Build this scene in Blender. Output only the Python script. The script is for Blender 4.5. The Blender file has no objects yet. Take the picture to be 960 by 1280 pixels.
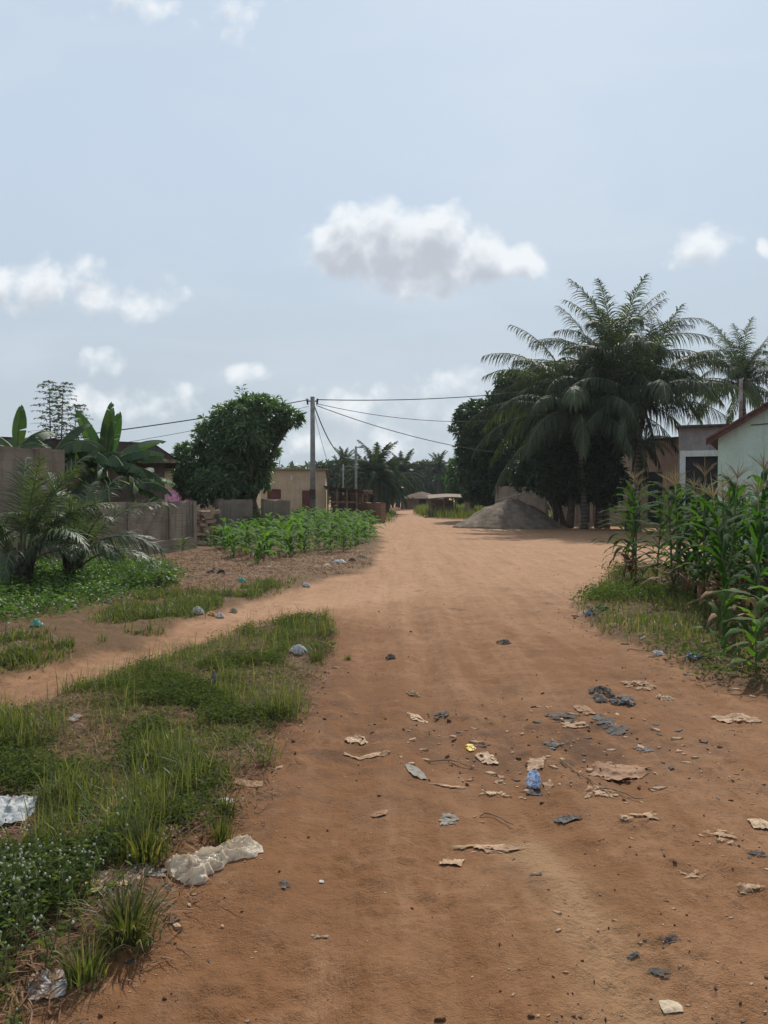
import bpy, math, random
import numpy as np
from mathutils import Vector, Matrix

random.seed(11)
rng = np.random.default_rng(11)
SC = bpy.context.scene
COL = SC.collection
PI = math.pi

# ------------------------------------------------------------------ camera
CAM_H, FPX, CX, CY, HOR = 1.55, 970.0, 480.0, 640.0, 620.0
PITCH = math.atan((CY - HOR) / FPX)
cam_d = bpy.data.cameras.new('camera')
cam_d.sensor_fit = 'VERTICAL'
cam_d.sensor_height = 36.0
cam_d.lens = FPX / 1280.0 * 36.0
cam_d.clip_start = 0.05
cam_d.clip_end = 5000.0
cam = bpy.data.objects.new('camera', cam_d)
cam.location = (0, 0, CAM_H)
cam.rotation_euler = (PI / 2 - PITCH, 0, 0)
COL.objects.link(cam)
SC.camera = cam

# ------------------------------------------------------------------ light
SUN_EL, SUN_AZ = math.radians(45), math.radians(14)      # azimuth to the right of the view axis (+Y)
sun_d = bpy.data.lights.new('sun', 'SUN')
sun_d.energy = 5.0
sun_d.angle = math.radians(0.7)
sun_d.color = (1.0, 0.955, 0.87)
sun = bpy.data.objects.new('sun', sun_d)
sdir = Vector((math.sin(SUN_AZ) * math.cos(SUN_EL), math.cos(SUN_AZ) * math.cos(SUN_EL), math.sin(SUN_EL)))
sun.rotation_euler = sdir.to_track_quat('Z', 'Y').to_euler()
sun.location = (0, 0, 60)
COL.objects.link(sun)
SC.view_settings.view_transform = 'Standard'
SC.view_settings.look = 'None'
SC.view_settings.exposure = 0.08
SC.view_settings.gamma = 1.0
SC.view_settings.use_curve_mapping = False
SC.cycles.use_denoising = True
SC.cycles.max_bounces = 5
SC.cycles.diffuse_bounces = 3
SC.cycles.transmission_bounces = 4
SC.cycles.transparent_max_bounces = 8
SC.cycles.sample_clamp_indirect = 6.0


class NT:
    """small helper that writes shader math as calls"""
    def __init__(s, tree): s.t = tree
    def node(s, kind, **kw):
        n = s.t.nodes.new(kind)
        for k, v in kw.items(): setattr(n, k, v)
        return n
    def put(s, sock, v):
        if hasattr(v, 'is_output') or isinstance(v, bpy.types.NodeSocket): s.t.links.new(v, sock)
        elif v is not None: sock.default_value = v
    def m(s, op, a, b=None, c=None, clamp=False):
        n = s.node('ShaderNodeMath', operation=op, use_clamp=clamp)
        s.put(n.inputs[0], a)
        if b is not None: s.put(n.inputs[1], b)
        if c is not None: s.put(n.inputs[2], c)
        return n.outputs[0]
    def mix(s, f, a, b, blend='MIX'):
        n = s.node('ShaderNodeMix', data_type='RGBA', blend_type=blend)
        s.put(n.inputs[0], f); s.put(n.inputs[6], a); s.put(n.inputs[7], b)
        return n.outputs[2]
    def ramp(s, f, lo, hi, a=0.0, b=1.0, smooth=True):
        n = s.node('ShaderNodeMapRange', interpolation_type='SMOOTHSTEP' if smooth else 'LINEAR')
        s.put(n.inputs[0], f); n.inputs[1].default_value = lo; n.inputs[2].default_value = hi
        n.inputs[3].default_value = a; n.inputs[4].default_value = b
        return n.outputs[0]
    def noise(s, vec, scale, detail=4, rough=0.55, dist=0.0, dims='3D'):
        n = s.node('ShaderNodeTexNoise', noise_dimensions=dims)
        s.put(n.inputs['Vector'], vec)
        n.inputs['Scale'].default_value = scale; n.inputs['Detail'].default_value = detail
        n.inputs['Roughness'].default_value = rough; n.inputs['Distortion'].default_value = dist
        return n.outputs['Fac']
    def xyz(s, x, y, z):
        n = s.node('ShaderNodeCombineXYZ')
        s.put(n.inputs[0], x); s.put(n.inputs[1], y); s.put(n.inputs[2], z)
        return n.outputs[0]
    def sep(s, v):
        n = s.node('ShaderNodeSeparateXYZ'); s.put(n.inputs[0], v)
        return n.outputs
    def attr(s, name):
        n = s.node('ShaderNodeAttribute', attribute_name=name)
        return n.outputs['Fac']


def c4(c): return (c[0], c[1], c[2], 1.0)

# ------------------------------------------------------------------ sky
world = bpy.data.worlds.new('World')
SC.world = world
world.use_nodes = True
wt = world.node_tree
wt.nodes.clear()
W = NT(wt)
SKY_STRENGTH = 0.10
sky = W.node('ShaderNodeTexSky', sky_type='NISHITA')
sky.sun_disc = False
sky.sun_elevation = SUN_EL
sky.sun_rotation = SUN_AZ
sky.air_density = 1.0
sky.dust_density = 4.0
sky.ozone_density = 1.0
tc = W.node('ShaderNodeTexCoord')
dx, dy, dz = W.sep(tc.outputs['Generated'])
dyc = W.m('MAXIMUM', dy, 0.05)
U, V = W.m('DIVIDE', dx, dyc), W.m('DIVIDE', dz, dyc)
front = W.ramp(dy, 0.10, 0.30)
# lumps of the cumulus clouds: direction (tan azimuth, tan elevation), half sizes, weight
CL = []
def cl(px, py, rx, ry, w=1.0):
    CL.append(((px - 480) / FPX, (620 - py) / FPX, rx / FPX, ry / FPX, w))
cl(442, 312, 60, 52, 1.3); cl(488, 302, 62, 56, 1.4); cl(540, 312, 62, 54, 1.3); cl(592, 326, 62, 38, 1.2); cl(640, 334, 50, 26, 1.1); cl(505, 346, 80, 40, 1.1); cl(530, 366, 50, 22, .7)
cl(870, 314, 56, 27, .6)
cl(60, 362, 130, 30, .62); cl(-10, 358, 80, 34, .72); cl(110, 368, 70, 24, .55); cl(180, 378, 60, 20, .3)
cl(110, 450, 40, 17, .4); cl(308, 466, 30, 15, .6)
cl(150, 500, 60, 24, .62); cl(215, 502, 50, 26, .62)
cl(572, 478, 48, 20, .45); cl(430, 510, 70, 26, .45); cl(575, 520, 70, 22, .5); cl(450, 556, 90, 24, .4)
cl(960, 315, 20, 16, .8); cl(1120, 380, 120, 40, .8); cl(-220, 300, 120, 46, .8); cl(1300, 500, 160, 40, .7); cl(-380, 480, 140, 36, .7)
cl(180, 5, 90, 26, .42); cl(290, 30, 60, 34, .4)

cg = bpy.data.node_groups.new('cloud_density', 'ShaderNodeTree')
cg.interface.new_socket('U', in_out='INPUT', socket_type='NodeSocketFloat')
cg.interface.new_socket('V', in_out='INPUT', socket_type='NodeSocketFloat')
cg.interface.new_socket('D', in_out='OUTPUT', socket_type='NodeSocketFloat')
g = NT(cg)
gi = g.node('NodeGroupInput'); go_ = g.node('NodeGroupOutput')
vec = g.xyz(gi.outputs[0], gi.outputs[1], 0.0)
w1 = g.noise(vec, 9.0, 2, .5)
v2 = g.xyz(g.m('ADD', gi.outputs[0], 3.7), gi.outputs[1], 1.3)
w2 = g.noise(v2, 9.0, 2, .5)
uu = g.m('MULTIPLY_ADD', g.m('SUBTRACT', w1, .5), .06, gi.outputs[0])
vv = g.m('MULTIPLY_ADD', g.m('SUBTRACT', w2, .5), .06, gi.outputs[1])
best = None
for (u0, v0, a, b, w) in CL:
    du = g.m('MULTIPLY', g.m('SUBTRACT', uu, u0), 1 / a)
    dv = g.m('MULTIPLY', g.m('SUBTRACT', vv, v0), 1 / b)
    r2 = g.m('ADD', g.m('MULTIPLY', du, du), g.m('MULTIPLY', dv, dv))
    f = g.m('MULTIPLY', g.m('SUBTRACT', 1.0, r2), w)
    best = f if best is None else g.m('SMOOTH_MAX', best, f, 0.25)
fb = g.noise(vec, 26.0, 6, .62, .2)
den = g.m('MULTIPLY_ADD', g.m('SUBTRACT', fb, .52), 2.0, g.m('MAXIMUM', best, -1.2))
for sc_, am in ((17., .95), (40., .55)):      # billows
    vo = g.node('ShaderNodeTexVoronoi', feature='F1', voronoi_dimensions='2D'); vo.inputs['Scale'].default_value = sc_
    g.put(vo.inputs['Vector'], g.xyz(uu, vv, sc_))
    den = g.m('MULTIPLY_ADD', g.m('SUBTRACT', .48, vo.outputs['Distance']), am, den)
g.put(go_.inputs[0], den)

def cden(u, v):
    n = W.node('ShaderNodeGroup'); n.node_tree = cg
    W.put(n.inputs[0], u); W.put(n.inputs[1], v)
    return n.outputs[0]
d0 = cden(U, V)
d1 = cden(W.m('ADD', U, .004), W.m('ADD', V, .030))
alpha = W.m('MULTIPLY', W.m('MULTIPLY', W.ramp(d0, -0.12, 1.0), front), .94)
selfsh = W.ramp(d1, -0.2, 1.5)
K = 1 / SKY_STRENGTH
haze_hi = c4([.525 * K, .635 * K, .77 * K])
haze_lo = c4([.48 * K, .555 * K, .615 * K])
elev = W.ramp(dz, 0.0, 0.42)
hz = W.mix(elev, haze_lo, haze_hi)
base = W.mix(0.965, sky.outputs[0], hz)
# faint high veil
veil = W.noise(W.xyz(W.m('MULTIPLY', U, 1.2), W.m('MULTIPLY', V, 3.0), 4.2), 2.2, 5, .55, .6)
base = W.mix(W.m('MULTIPLY', W.ramp(veil, .42, .75), .35), base, c4([.66 * K, .73 * K, .80 * K]))
ccol = W.mix(selfsh, c4([.85 * K, .89 * K, .92 * K]), c4([.50 * K, .535 * K, .60 * K]))
final = W.mix(alpha, base, ccol)
bg = W.node('ShaderNodeBackground')
W.put(bg.inputs[0], final)
bg.inputs[1].default_value = SKY_STRENGTH
wo = W.node('ShaderNodeOutputWorld')
wt.links.new(bg.outputs[0], wo.inputs[0])
world.cycles.sampling_method = 'MANUAL'
world.cycles.sample_map_resolution = 512

# ------------------------------------------------------------------ projection helpers
_cp, _sp = math.cos(PITCH), math.sin(PITCH)
def ray(px, py):
    xc, yc = (px - CX) / FPX, -(py - CY) / FPX
    return np.array([xc, _cp + yc * _sp, yc * _cp - _sp])
def G(px, py):
    d = ray(px, py); t = CAM_H / -d[2]
    return np.array([d[0] * t, d[1] * t])
def P(px, py, Y):
    d = ray(px, py); return d * (Y / d[1]) + np.array([0, 0, CAM_H])
def HZ(py, Y): return P(480, py, Y)[2]
def XX(px, Y): return P(px, 620, Y)[0]

# ------------------------------------------------------------------ noise
def _hash(ix, iy, seed):
    n = (ix.astype(np.int64) * 374761393 + iy.astype(np.int64) * 668265263 + seed * 1442695041) & 0xFFFFFFFF
    n = ((n ^ (n >> 13)) * 1274126177) & 0xFFFFFFFF
    return ((n ^ (n >> 16)) & 0xFFFF) / 65535.0
def vnoise(x, y, seed=0):
    x = np.asarray(x, float); y = np.asarray(y, float)
    ix, iy = np.floor(x), np.floor(y)
    fx, fy = x - ix, y - iy
    fx, fy = fx * fx * (3 - 2 * fx), fy * fy * (3 - 2 * fy)
    a, b = _hash(ix, iy, seed), _hash(ix + 1, iy, seed)
    c, d = _hash(ix, iy + 1, seed), _hash(ix + 1, iy + 1, seed)
    return a + (b - a) * fx + (c - a) * fy + (a - b - c + d) * fx * fy
def fbm(x, y, seed=0, octv=4, gain=.5):
    s = 0; a = 1; t = 0
    for k in range(octv):
        s = s + a * vnoise(np.asarray(x) * 2 ** k, np.asarray(y) * 2 ** k, seed + k * 17); t += a; a *= gain
    return s / t
def sstep(a, b, x):
    t = np.clip((x - a) / (b - a), 0, 1); return t * t * (3 - 2 * t)

def sdist(poly, x, y):
    """signed distance to a closed polygon, positive inside"""
    x = np.asarray(x, float); y = np.asarray(y, float)
    d = np.full(x.shape, 1e18); ins = np.zeros(x.shape, bool)
    n = len(poly)
    for i in range(n):
        ax, ay = poly[i]; bx, by = poly[(i + 1) % n]
        ex, ey = bx - ax, by - ay
        wx, wy = x - ax, y - ay
        t = np.clip((wx * ex + wy * ey) / (ex * ex + ey * ey + 1e-12), 0, 1)
        d = np.minimum(d, (wx - ex * t) ** 2 + (wy - ey * t) ** 2)
        c = ((ay <= y) & (by > y)) | ((by <= y) & (ay > y))
        xi = ax + (y - ay) / (by - ay + 1e-12) * ex
        ins ^= c & (x < xi)
    return np.where(ins, 1, -1) * np.sqrt(d)
def ldist(pts, x, y):
    x = np.asarray(x, float); y = np.asarray(y, float)
    d = np.full(x.shape, 1e18)
    for i in range(len(pts) - 1):
        ax, ay = pts[i]; bx, by = pts[i + 1]
        ex, ey = bx - ax, by - ay
        t = np.clip(((x - ax) * ex + (y - ay) * ey) / (ex * ex + ey * ey), 0, 1)
        d = np.minimum(d, (x - ax - ex * t) ** 2 + (y - ay - ey * t) ** 2)
    return np.sqrt(d)
def GP(*pp): return [tuple(G(a, b)) for a, b in pp]

# ------------------------------------------------------------------ zones of the ground
Z_GRASS = GP((-260, 960), (-60, 905), (0, 885), (60, 868), (130, 848), (215, 812), (300, 784), (345, 773), (395, 768), (412, 786), (418, 812),
             (392, 850), (376, 890), (338, 908), (328, 950), (300, 985), (285, 1015), (232, 1040), (196, 1090), (205, 1140),
             (175, 1165), (110, 1185), (70, 1240), (0, 1262), (-120, 1300), (-420, 1300))
Z_VERGE = GP((-300, 900), (-60, 862), (0, 845), (150, 803), (250, 772), (330, 745), (400, 726), (462, 712), (476, 690), (480, 676), (470, 660),
             (452, 648), (380, 640), (200, 640), (-500, 660), (-900, 760))
Z_MULCH = GP((175, 735), (150, 712), (240, 690), (330, 690), (400, 690), (468, 688), (465, 706), (400, 718), (330, 722), (240, 742))
Z_HERB = GP((-300, 800), (-60, 785), (0, 780), (60, 768), (100, 756), (140, 752), (215, 735), (222, 715), (150, 706), (60, 712), (-200, 720))
Z_LEFTGRASS = GP((-200, 870), (0, 838), (100, 812), (135, 800), (110, 786), (0, 800), (-150, 820))
Z_MIDGRASS = GP((118, 770), (180, 742), (240, 740), (320, 730), (395, 722), (330, 742), (250, 768), (180, 790), (130, 790))
Z_MAIZE = GP((716, 758), (752, 788), (800, 803), (835, 818), (880, 842), (960, 862), (1200, 925), (1900, 1000), (1900, 720), (1100, 690), (900, 700), (800, 706), (768, 712), (745, 735))
Z_FARR = GP((519, 644), (545, 648), (580, 649), (660, 647), (760, 640), (660, 633), (560, 632), (522, 636))
Z_FARL = GP((452, 654), (490, 652), (496, 642), (484, 636), (440, 638))
L_TRACK1 = GP((600, 1500), (560, 1000), (520, 760), (508, 680), (506, 640))
L_TRACK2 = GP((800, 1275), (730, 1150), (690, 1080), (650, 960), (590, 780), (540, 680), (520, 645))
L_TRACK3 = GP((330, 1500), (420, 1120), (455, 900), (480, 760), (500, 680))
L_SAND = GP((860, 1420), (800, 1275), (735, 1150), (690, 1085), (660, 1050))
L_PATH = GP((-300, 950), (-60, 885), (0, 865), (130, 828), (230, 795), (340, 760), (420, 745), (470, 735))
L_PATHR = GP((-300, 1020), (-60, 960))

def masks(x, y):
    r = np.hypot(x, y) + .5
    wob = (fbm(x * 1.7, y * 1.7, 3) - .5) * .55 + (fbm(x * 9, y * 9, 5, 3) - .5) * .20
    big = (fbm(x * .6, y * .6, 9) - .5) * 1.0
    gr = sstep(-.10, .14, sdist(Z_GRASS, x, y) + wob * .7)
    ve = sstep(-.12, .2, sdist(Z_VERGE, x, y) + wob)
    mu = sstep(-.5, .6, sdist(Z_MULCH, x, y) + wob + big * .6)
    he = sstep(-.2, .3, sdist(Z_HERB, x, y) + wob)
    ma = sstep(-.10, .25, sdist(Z_MAIZE, x, y) + wob)
    fa = np.maximum(sstep(-.6, .8, sdist(Z_FARR, x, y) + big * 1.2), sstep(-.5, .6, sdist(Z_FARL, x, y) + big))
    return gr, ve, mu, he, ma, fa

def hgt(x, y):
    x = np.asarray(x, float); y = np.asarray(y, float)
    gr, ve, mu, he, ma, fa = masks(x, y)
    near = 1 / (1 + (np.hypot(x, y) / 60) ** 2)
    h = (fbm(x * .35, y * .35, 21) - .5) * .10 * near
    h = h + (fbm(x * 1.6, y * 1.6, 22) - .5) * .05 * near
    h = h + (fbm(x * 7, y * 7, 23, 4) - .5) * .036 * near
    sc = sstep(.48, .66, fbm(x * 2.3 + 7, y * 2.3, 27, 3))
    h = h + sc * (np.abs(2 * fbm(x * 11, y * 11, 28, 3) - 1) - .3) * .034 * near
    h = h + (fbm(x * 26, y * 26, 24, 3) - .5) * .011 * near
    veg = np.maximum.reduce([gr, ve * .8, ma, fa])
    h = h + veg * .05 + veg * (fbm(x * 3, y * 3, 25) - .5) * .07
    for L, wd in ((L_TRACK1, .18), (L_TRACK2, .20), (L_TRACK3, .17)):
        d = ldist(L, x, y) + (fbm(x * 1.1, y * .5, 29, 2) - .5) * .10
        h = h - .030 * np.exp(-(d / wd) ** 2) + .014 * np.exp(-((d - wd * 1.8) / (wd * .7)) ** 2)
    h = h - .03 * np.exp(-(ldist(L_PATH, x, y) / .5) ** 2)
    # shallow trampled hollow with the litter in the road
    c = G(690, 930)
    h = h - .04 * np.exp(-(((x - c[0]) / .9) ** 2 + ((y - c[1]) / .7) ** 2))
    return h
HOFF = float(hgt(np.array([0.0]), np.array([2.6]))[0])
def gz(x, y): return hgt(x, y) - HOFF
def gz1(x, y): return float(gz(np.array([x]), np.array([y]))[0])
def GZ(px, py):
    a = G(px, py); return (float(a[0]), float(a[1]), gz1(a[0], a[1]))

# ------------------------------------------------------------------ mesh builder
class MB:
    def __init__(s): s.v = []; s.q = []; s.t = []; s.r = []; s.qm = []; s.tm = []; s.n = 0
    def add(s, V, Q=None, T=None, rnd=0.5, mi=0):
        V = np.asarray(V, float).reshape(-1, 3)
        s.v.append(V)
        s.r.append(np.broadcast_to(np.asarray(rnd, float), (len(V),)).copy())
        if Q is not None and len(Q):
            Q = np.asarray(Q, np.int64).reshape(-1, 4); s.q.append(Q + s.n); s.qm.append(np.full(len(Q), mi))
        if T is not None and len(T):
            T = np.asarray(T, np.int64).reshape(-1, 3); s.t.append(T + s.n); s.tm.append(np.full(len(T), mi))
        s.n += len(V)
        return s
    def strips(s, A, rnd=None, mi=0):
        """A: (n, k, c, 3) grids -> quads"""
        n, k, c, _ = A.shape
        i = np.arange(n)[:, None, None] * (k * c) + np.arange(k - 1)[None, :, None] * c + np.arange(c - 1)[None, None, :]
        Q = np.stack([i, i + 1, i + c + 1, i + c], -1).reshape(-1, 4)
        r = .5 if rnd is None else np.repeat(np.asarray(rnd), k * c)
        return s.add(A.reshape(-1, 3), Q, None, r, mi)
    def box(s, x0, x1, y0, y1, z0, z1, rnd=.5, mi=0, M=None):
        V = np.array([(x, y, z) for z in (z0, z1) for y in (y0, y1) for x in (x0, x1)], float)
        if M is not None: V = (np.c_[V, np.ones(8)] @ np.array(M).T)[:, :3]
        return s.add(V, [(0, 2, 3, 1), (4, 5, 7, 6), (0, 1, 5, 4), (2, 6, 7, 3), (0, 4, 6, 2), (1, 3, 7, 5)], None, rnd, mi)
    def tube(s, pts, rad, sides=8, rnd=.5, mi=0, cap=True):
        pts = np.asarray(pts, float); n = len(pts)
        rad = np.broadcast_to(np.asarray(rad, float), (n,))
        T = np.gradient(pts, axis=0); T /= np.linalg.norm(T, axis=1)[:, None] + 1e-9
        ref = np.array([0, 0, 1.0]) if abs(T[0, 2]) < .9 else np.array([1.0, 0, 0])
        A = np.cross(T, ref); A /= np.linalg.norm(A, axis=1)[:, None] + 1e-9
        B = np.cross(T, A)
        th = np.linspace(0, 2 * PI, sides, endpoint=False)
        R = pts[:, None] + rad[:, None, None] * (np.cos(th)[None, :, None] * A[:, None] + np.sin(th)[None, :, None] * B[:, None])
        V = R.reshape(-1, 3)
        Q = []
        for i in range(n - 1):
            for j in range(sides):
                Q.append((i * sides + j, i * sides + (j + 1) % sides, (i + 1) * sides + (j + 1) % sides, (i + 1) * sides + j))
        Tt = []
        if cap:
            V = np.vstack([V, pts[:1], pts[-1:]])
            a, b = n * sides, n * sides + 1
            for j in range(sides):
                Tt.append((a, (j + 1) % sides, j)); Tt.append((b, (n - 1) * sides + j, (n - 1) * sides + (j + 1) % sides))
        return s.add(V, Q, Tt, rnd, mi)
    def mesh(s, name, mats, smooth=False):
        V = np.vstack(s.v).astype(np.float32)
        Q = np.vstack(s.q) if s.q else np.zeros((0, 4), np.int64)
        T = np.vstack(s.t) if s.t else np.zeros((0, 3), np.int64)
        me = bpy.data.meshes.new(name)
        me.vertices.add(len(V)); me.vertices.foreach_set('co', V.ravel())
        loops = np.concatenate([Q.ravel(), T.ravel()]).astype(np.int32)
        me.loops.add(len(loops)); me.loops.foreach_set('vertex_index', loops)
        nf = len(Q) + len(T)
        me.polygons.add(nf)
        st = np.concatenate([np.arange(len(Q)) * 4, len(Q) * 4 + np.arange(len(T)) * 3]).astype(np.int32)
        me.polygons.foreach_set('loop_start', st)
        mi = np.concatenate(s.qm + s.tm).astype(np.int32) if nf else np.zeros(0, np.int32)
        me.polygons.foreach_set('material_index', mi)
        me.polygons.foreach_set('use_smooth', np.full(nf, smooth))
        at = me.attributes.new('rnd', 'FLOAT', 'POINT')
        at.data.foreach_set('value', np.concatenate(s.r).astype(np.float32))
        for m in (mats if isinstance(mats, (list, tuple)) else [mats]): me.materials.append(m)
        me.update(calc_edges=True)
        return me
    def build(s, name, mats, parent=None, smooth=False, loc=None, rotz=None):
        o = bpy.data.objects.new(name, s.mesh(name, mats, smooth))
        COL.objects.link(o)
        if parent is not None: o.parent = parent
        if loc is not None: o.location = loc
        if rotz is not None: o.rotation_euler = (0, 0, rotz)
        return o

def tag(o, label=None, cat=None, group=None, kind=None):
    if label: o['label'] = label
    if cat: o['category'] = cat
    if group: o['group'] = group
    if kind: o['kind'] = kind
    return o
def thing(name, label, cat, loc=(0, 0, 0), rotz=0.0, group=None):
    o = bpy.data.objects.new(name, None)
    o.empty_display_size = .2
    COL.objects.link(o); o.location = loc; o.rotation_euler = (0, 0, rotz)
    return tag(o, label, cat, group)
def link_mesh(name, me, parent=None, loc=(0, 0, 0), rot=(0, 0, 0), sc=1.0):
    o = bpy.data.objects.new(name, me); COL.objects.link(o)
    if parent is not None: o.parent = parent
    o.location = loc; o.rotation_euler = rot; o.scale = (sc, sc, sc) if not isinstance(sc, tuple) else sc
    return o
def copy_tree(o, parent=None):
    c = o.copy(); COL.objects.link(c)
    if parent is not None: c.parent = parent
    for ch in o.children: copy_tree(ch, c)
    return c
def unit(v): return v / (np.linalg.norm(v, axis=-1, keepdims=True) + 1e-9)
def rdir(n): return unit(rng.normal(size=(n, 3)))

# ------------------------------------------------------------------ materials
def material(name):
    m = bpy.data.materials.new(name); m.use_nodes = True
    m.node_tree.nodes.clear()
    return m, NT(m.node_tree)
def finish(n, shader):
    o = n.node('ShaderNodeOutputMaterial'); n.t.links.new(shader, o.inputs[0])
def bsdf(n, col, rough=.8, spec=.3, bump=None, bstr=.3, bdist=.02, **kw):
    b = n.node('ShaderNodeBsdfPrincipled')
    n.put(b.inputs['Base Color'], col); n.put(b.inputs['Roughness'], rough)
    b.inputs['Specular IOR Level'].default_value = spec
    for k, v in kw.items(): n.put(b.inputs[k.replace('_', ' ')], v)
    if bump is not None:
        bn = n.node('ShaderNodeBump'); bn.inputs['Strength'].default_value = bstr; bn.inputs['Distance'].default_value = bdist
        n.put(bn.inputs['Height'], bump); n.t.links.new(bn.outputs[0], b.inputs['Normal'])
    return b.outputs[0]
def obco(n): return n.node('ShaderNodeTexCoord').outputs['Object']

def leaf_mat(name, cols, trans=.35, tcol=None, rough=.5, spec=.4):
    rough, spec = max(rough, .52), min(spec, .28)
    """cols: (dark, mid, light) picked per leaf"""
    m, n = material(name)
    r = n.attr('rnd')
    oi = n.node('ShaderNodeObjectInfo').outputs['Random']
    col = n.mix(n.ramp(r, 0, .55, smooth=False), c4(cols[0]), c4(cols[1]))
    col = n.mix(n.ramp(r, .55, 1, smooth=False), col, c4(cols[2]))
    hs = n.node('ShaderNodeHueSaturation')
    n.put(hs.inputs['Value'], n.ramp(oi, 0, 1, .82, 1.18)); n.put(hs.inputs['Hue'], n.ramp(oi, 0, 1, .49, .507)); n.put(hs.inputs['Color'], col)
    col = hs.outputs[0]
    nb = n.noise(obco(n), 14, 2)
    col = n.mix(n.ramp(nb, .35, .7, 0, .35), col, n.mix(.5, col, c4([.02, .02, .01])))
    b = bsdf(n, col, rough, spec)
    if trans <= 0: finish(n, b); return m
    tr = n.node('ShaderNodeBsdfTranslucent')
    n.put(tr.inputs[0], n.mix(1.0, col, c4(tcol or [1.6, 1.9, .55]), 'MULTIPLY'))
    mx = n.node('ShaderNodeMixShader'); mx.inputs[0].default_value = trans
    n.t.links.new(b, mx.inputs[1]); n.t.links.new(tr.outputs[0], mx.inputs[2])
    finish(n, mx.outputs[0])
    return m

def plain(name, col, rough=.7, spec=.3, var=.25, scale=6., bstr=.2, bdist=.01, metal=0.0):
    m, n = material(name)
    o = obco(n)
    nz = n.noise(o, scale, 5, .6)
    c = n.mix(n.ramp(nz, .3, .7), c4([k * (1 - var) for k in col]), c4([k * (1 + var) for k in col]))
    finish(n, bsdf(n, c, rough, spec, n.noise(o, scale * 6, 4), bstr, bdist, Metallic=metal))
    return m

def soil_mat():
    m, n = material('red_earth')
    o = obco(n)
    x, y, z = n.sep(o)
    damp = n.attr('damp')
    dust, veg, mulch, sand = n.attr('dust'), n.attr('veg'), n.attr('mulch'), n.attr('sand')
    n1 = n.noise(o, .9, 5, .6); n2 = n.noise(o, 5.5, 5, .65); n3 = n.noise(o, 42, 4, .7); n4 = n.noise(o, 160, 3, .6)
    streak = n.noise(n.xyz(n.m('MULTIPLY', x, 5.2), n.m('MULTIPLY', y, .34), 0.), 1.0, 5, .62, .25)
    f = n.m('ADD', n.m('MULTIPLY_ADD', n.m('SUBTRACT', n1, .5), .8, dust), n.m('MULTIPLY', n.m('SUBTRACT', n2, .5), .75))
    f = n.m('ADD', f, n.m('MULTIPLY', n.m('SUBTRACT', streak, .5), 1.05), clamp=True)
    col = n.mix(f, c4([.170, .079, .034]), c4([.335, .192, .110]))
    col = n.mix(n.m('MULTIPLY', sand, .7), col, c4([.285, .175, .095]))
    col = n.mix(n.m('MULTIPLY', damp, n.ramp(n2, .38, .62)), col, c4([.082, .043, .025]))
    col = n.mix(n.ramp(n3, .50, .74, 0, .45), col, c4([.095, .048, .026]))
    col = n.mix(n.ramp(n4, .60, .78, 0, .5), col, c4([.34, .215, .14]))
    n5 = n.noise(o, 12, 6, .78, .6)
    col = n.mix(n.m('MULTIPLY', n.ramp(n5, .52, .66, 0, .7), n.ramp(n1, .34, .58)), col, c4([.088, .045, .024]))
    n6 = n.noise(o, 2.6, 5, .7, .4)
    col = n.mix(n.ramp(n6, .58, .74, 0, .35), col, c4([.34, .20, .115]))
    vc = n.mix(n.ramp(n2, .35, .65), c4([.062, .038, .020]), c4([.125, .066, .035]))
    vc = n.mix(n.ramp(n3, .5, .66, 0, .75), vc, c4([.075, .075, .026]))
    col = n.mix(n.m('MULTIPLY', veg, n.ramp(n2, .25, .55, .55, 1.)), col, vc)
    mc = n.mix(n.ramp(n3, .35, .62), c4([.115, .062, .034]), c4([.27, .155, .085]))
    col = n.mix(n.m('MULTIPLY', mulch, .85), col, mc)
    track = n.attr('track')
    tread = n.m('SINE', n.m('ADD', n.m('MULTIPLY', y, 210.), n.m('MULTIPLY', n.m('ABSOLUTE', n.m('SINE', n.m('MULTIPLY', x, 34.))), 5.)))
    col = n.mix(n.m('MULTIPLY', n.m('MULTIPLY', track, n.ramp(tread, -.2, .8)), .10), col, c4([.11, .055, .026]))
    hgt_ = n.m('ADD', n.m('MULTIPLY', n.m('MULTIPLY', track, tread), .020), n.m('ADD', n.m('MULTIPLY', n2, .5), n.m('ADD', n.m('MULTIPLY', n3, .34), n.m('MULTIPLY', n4, .18))))
    finish(n, bsdf(n, col, .92, .12, hgt_, .9, .045))
    return m
M_SOIL = soil_mat()

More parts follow.
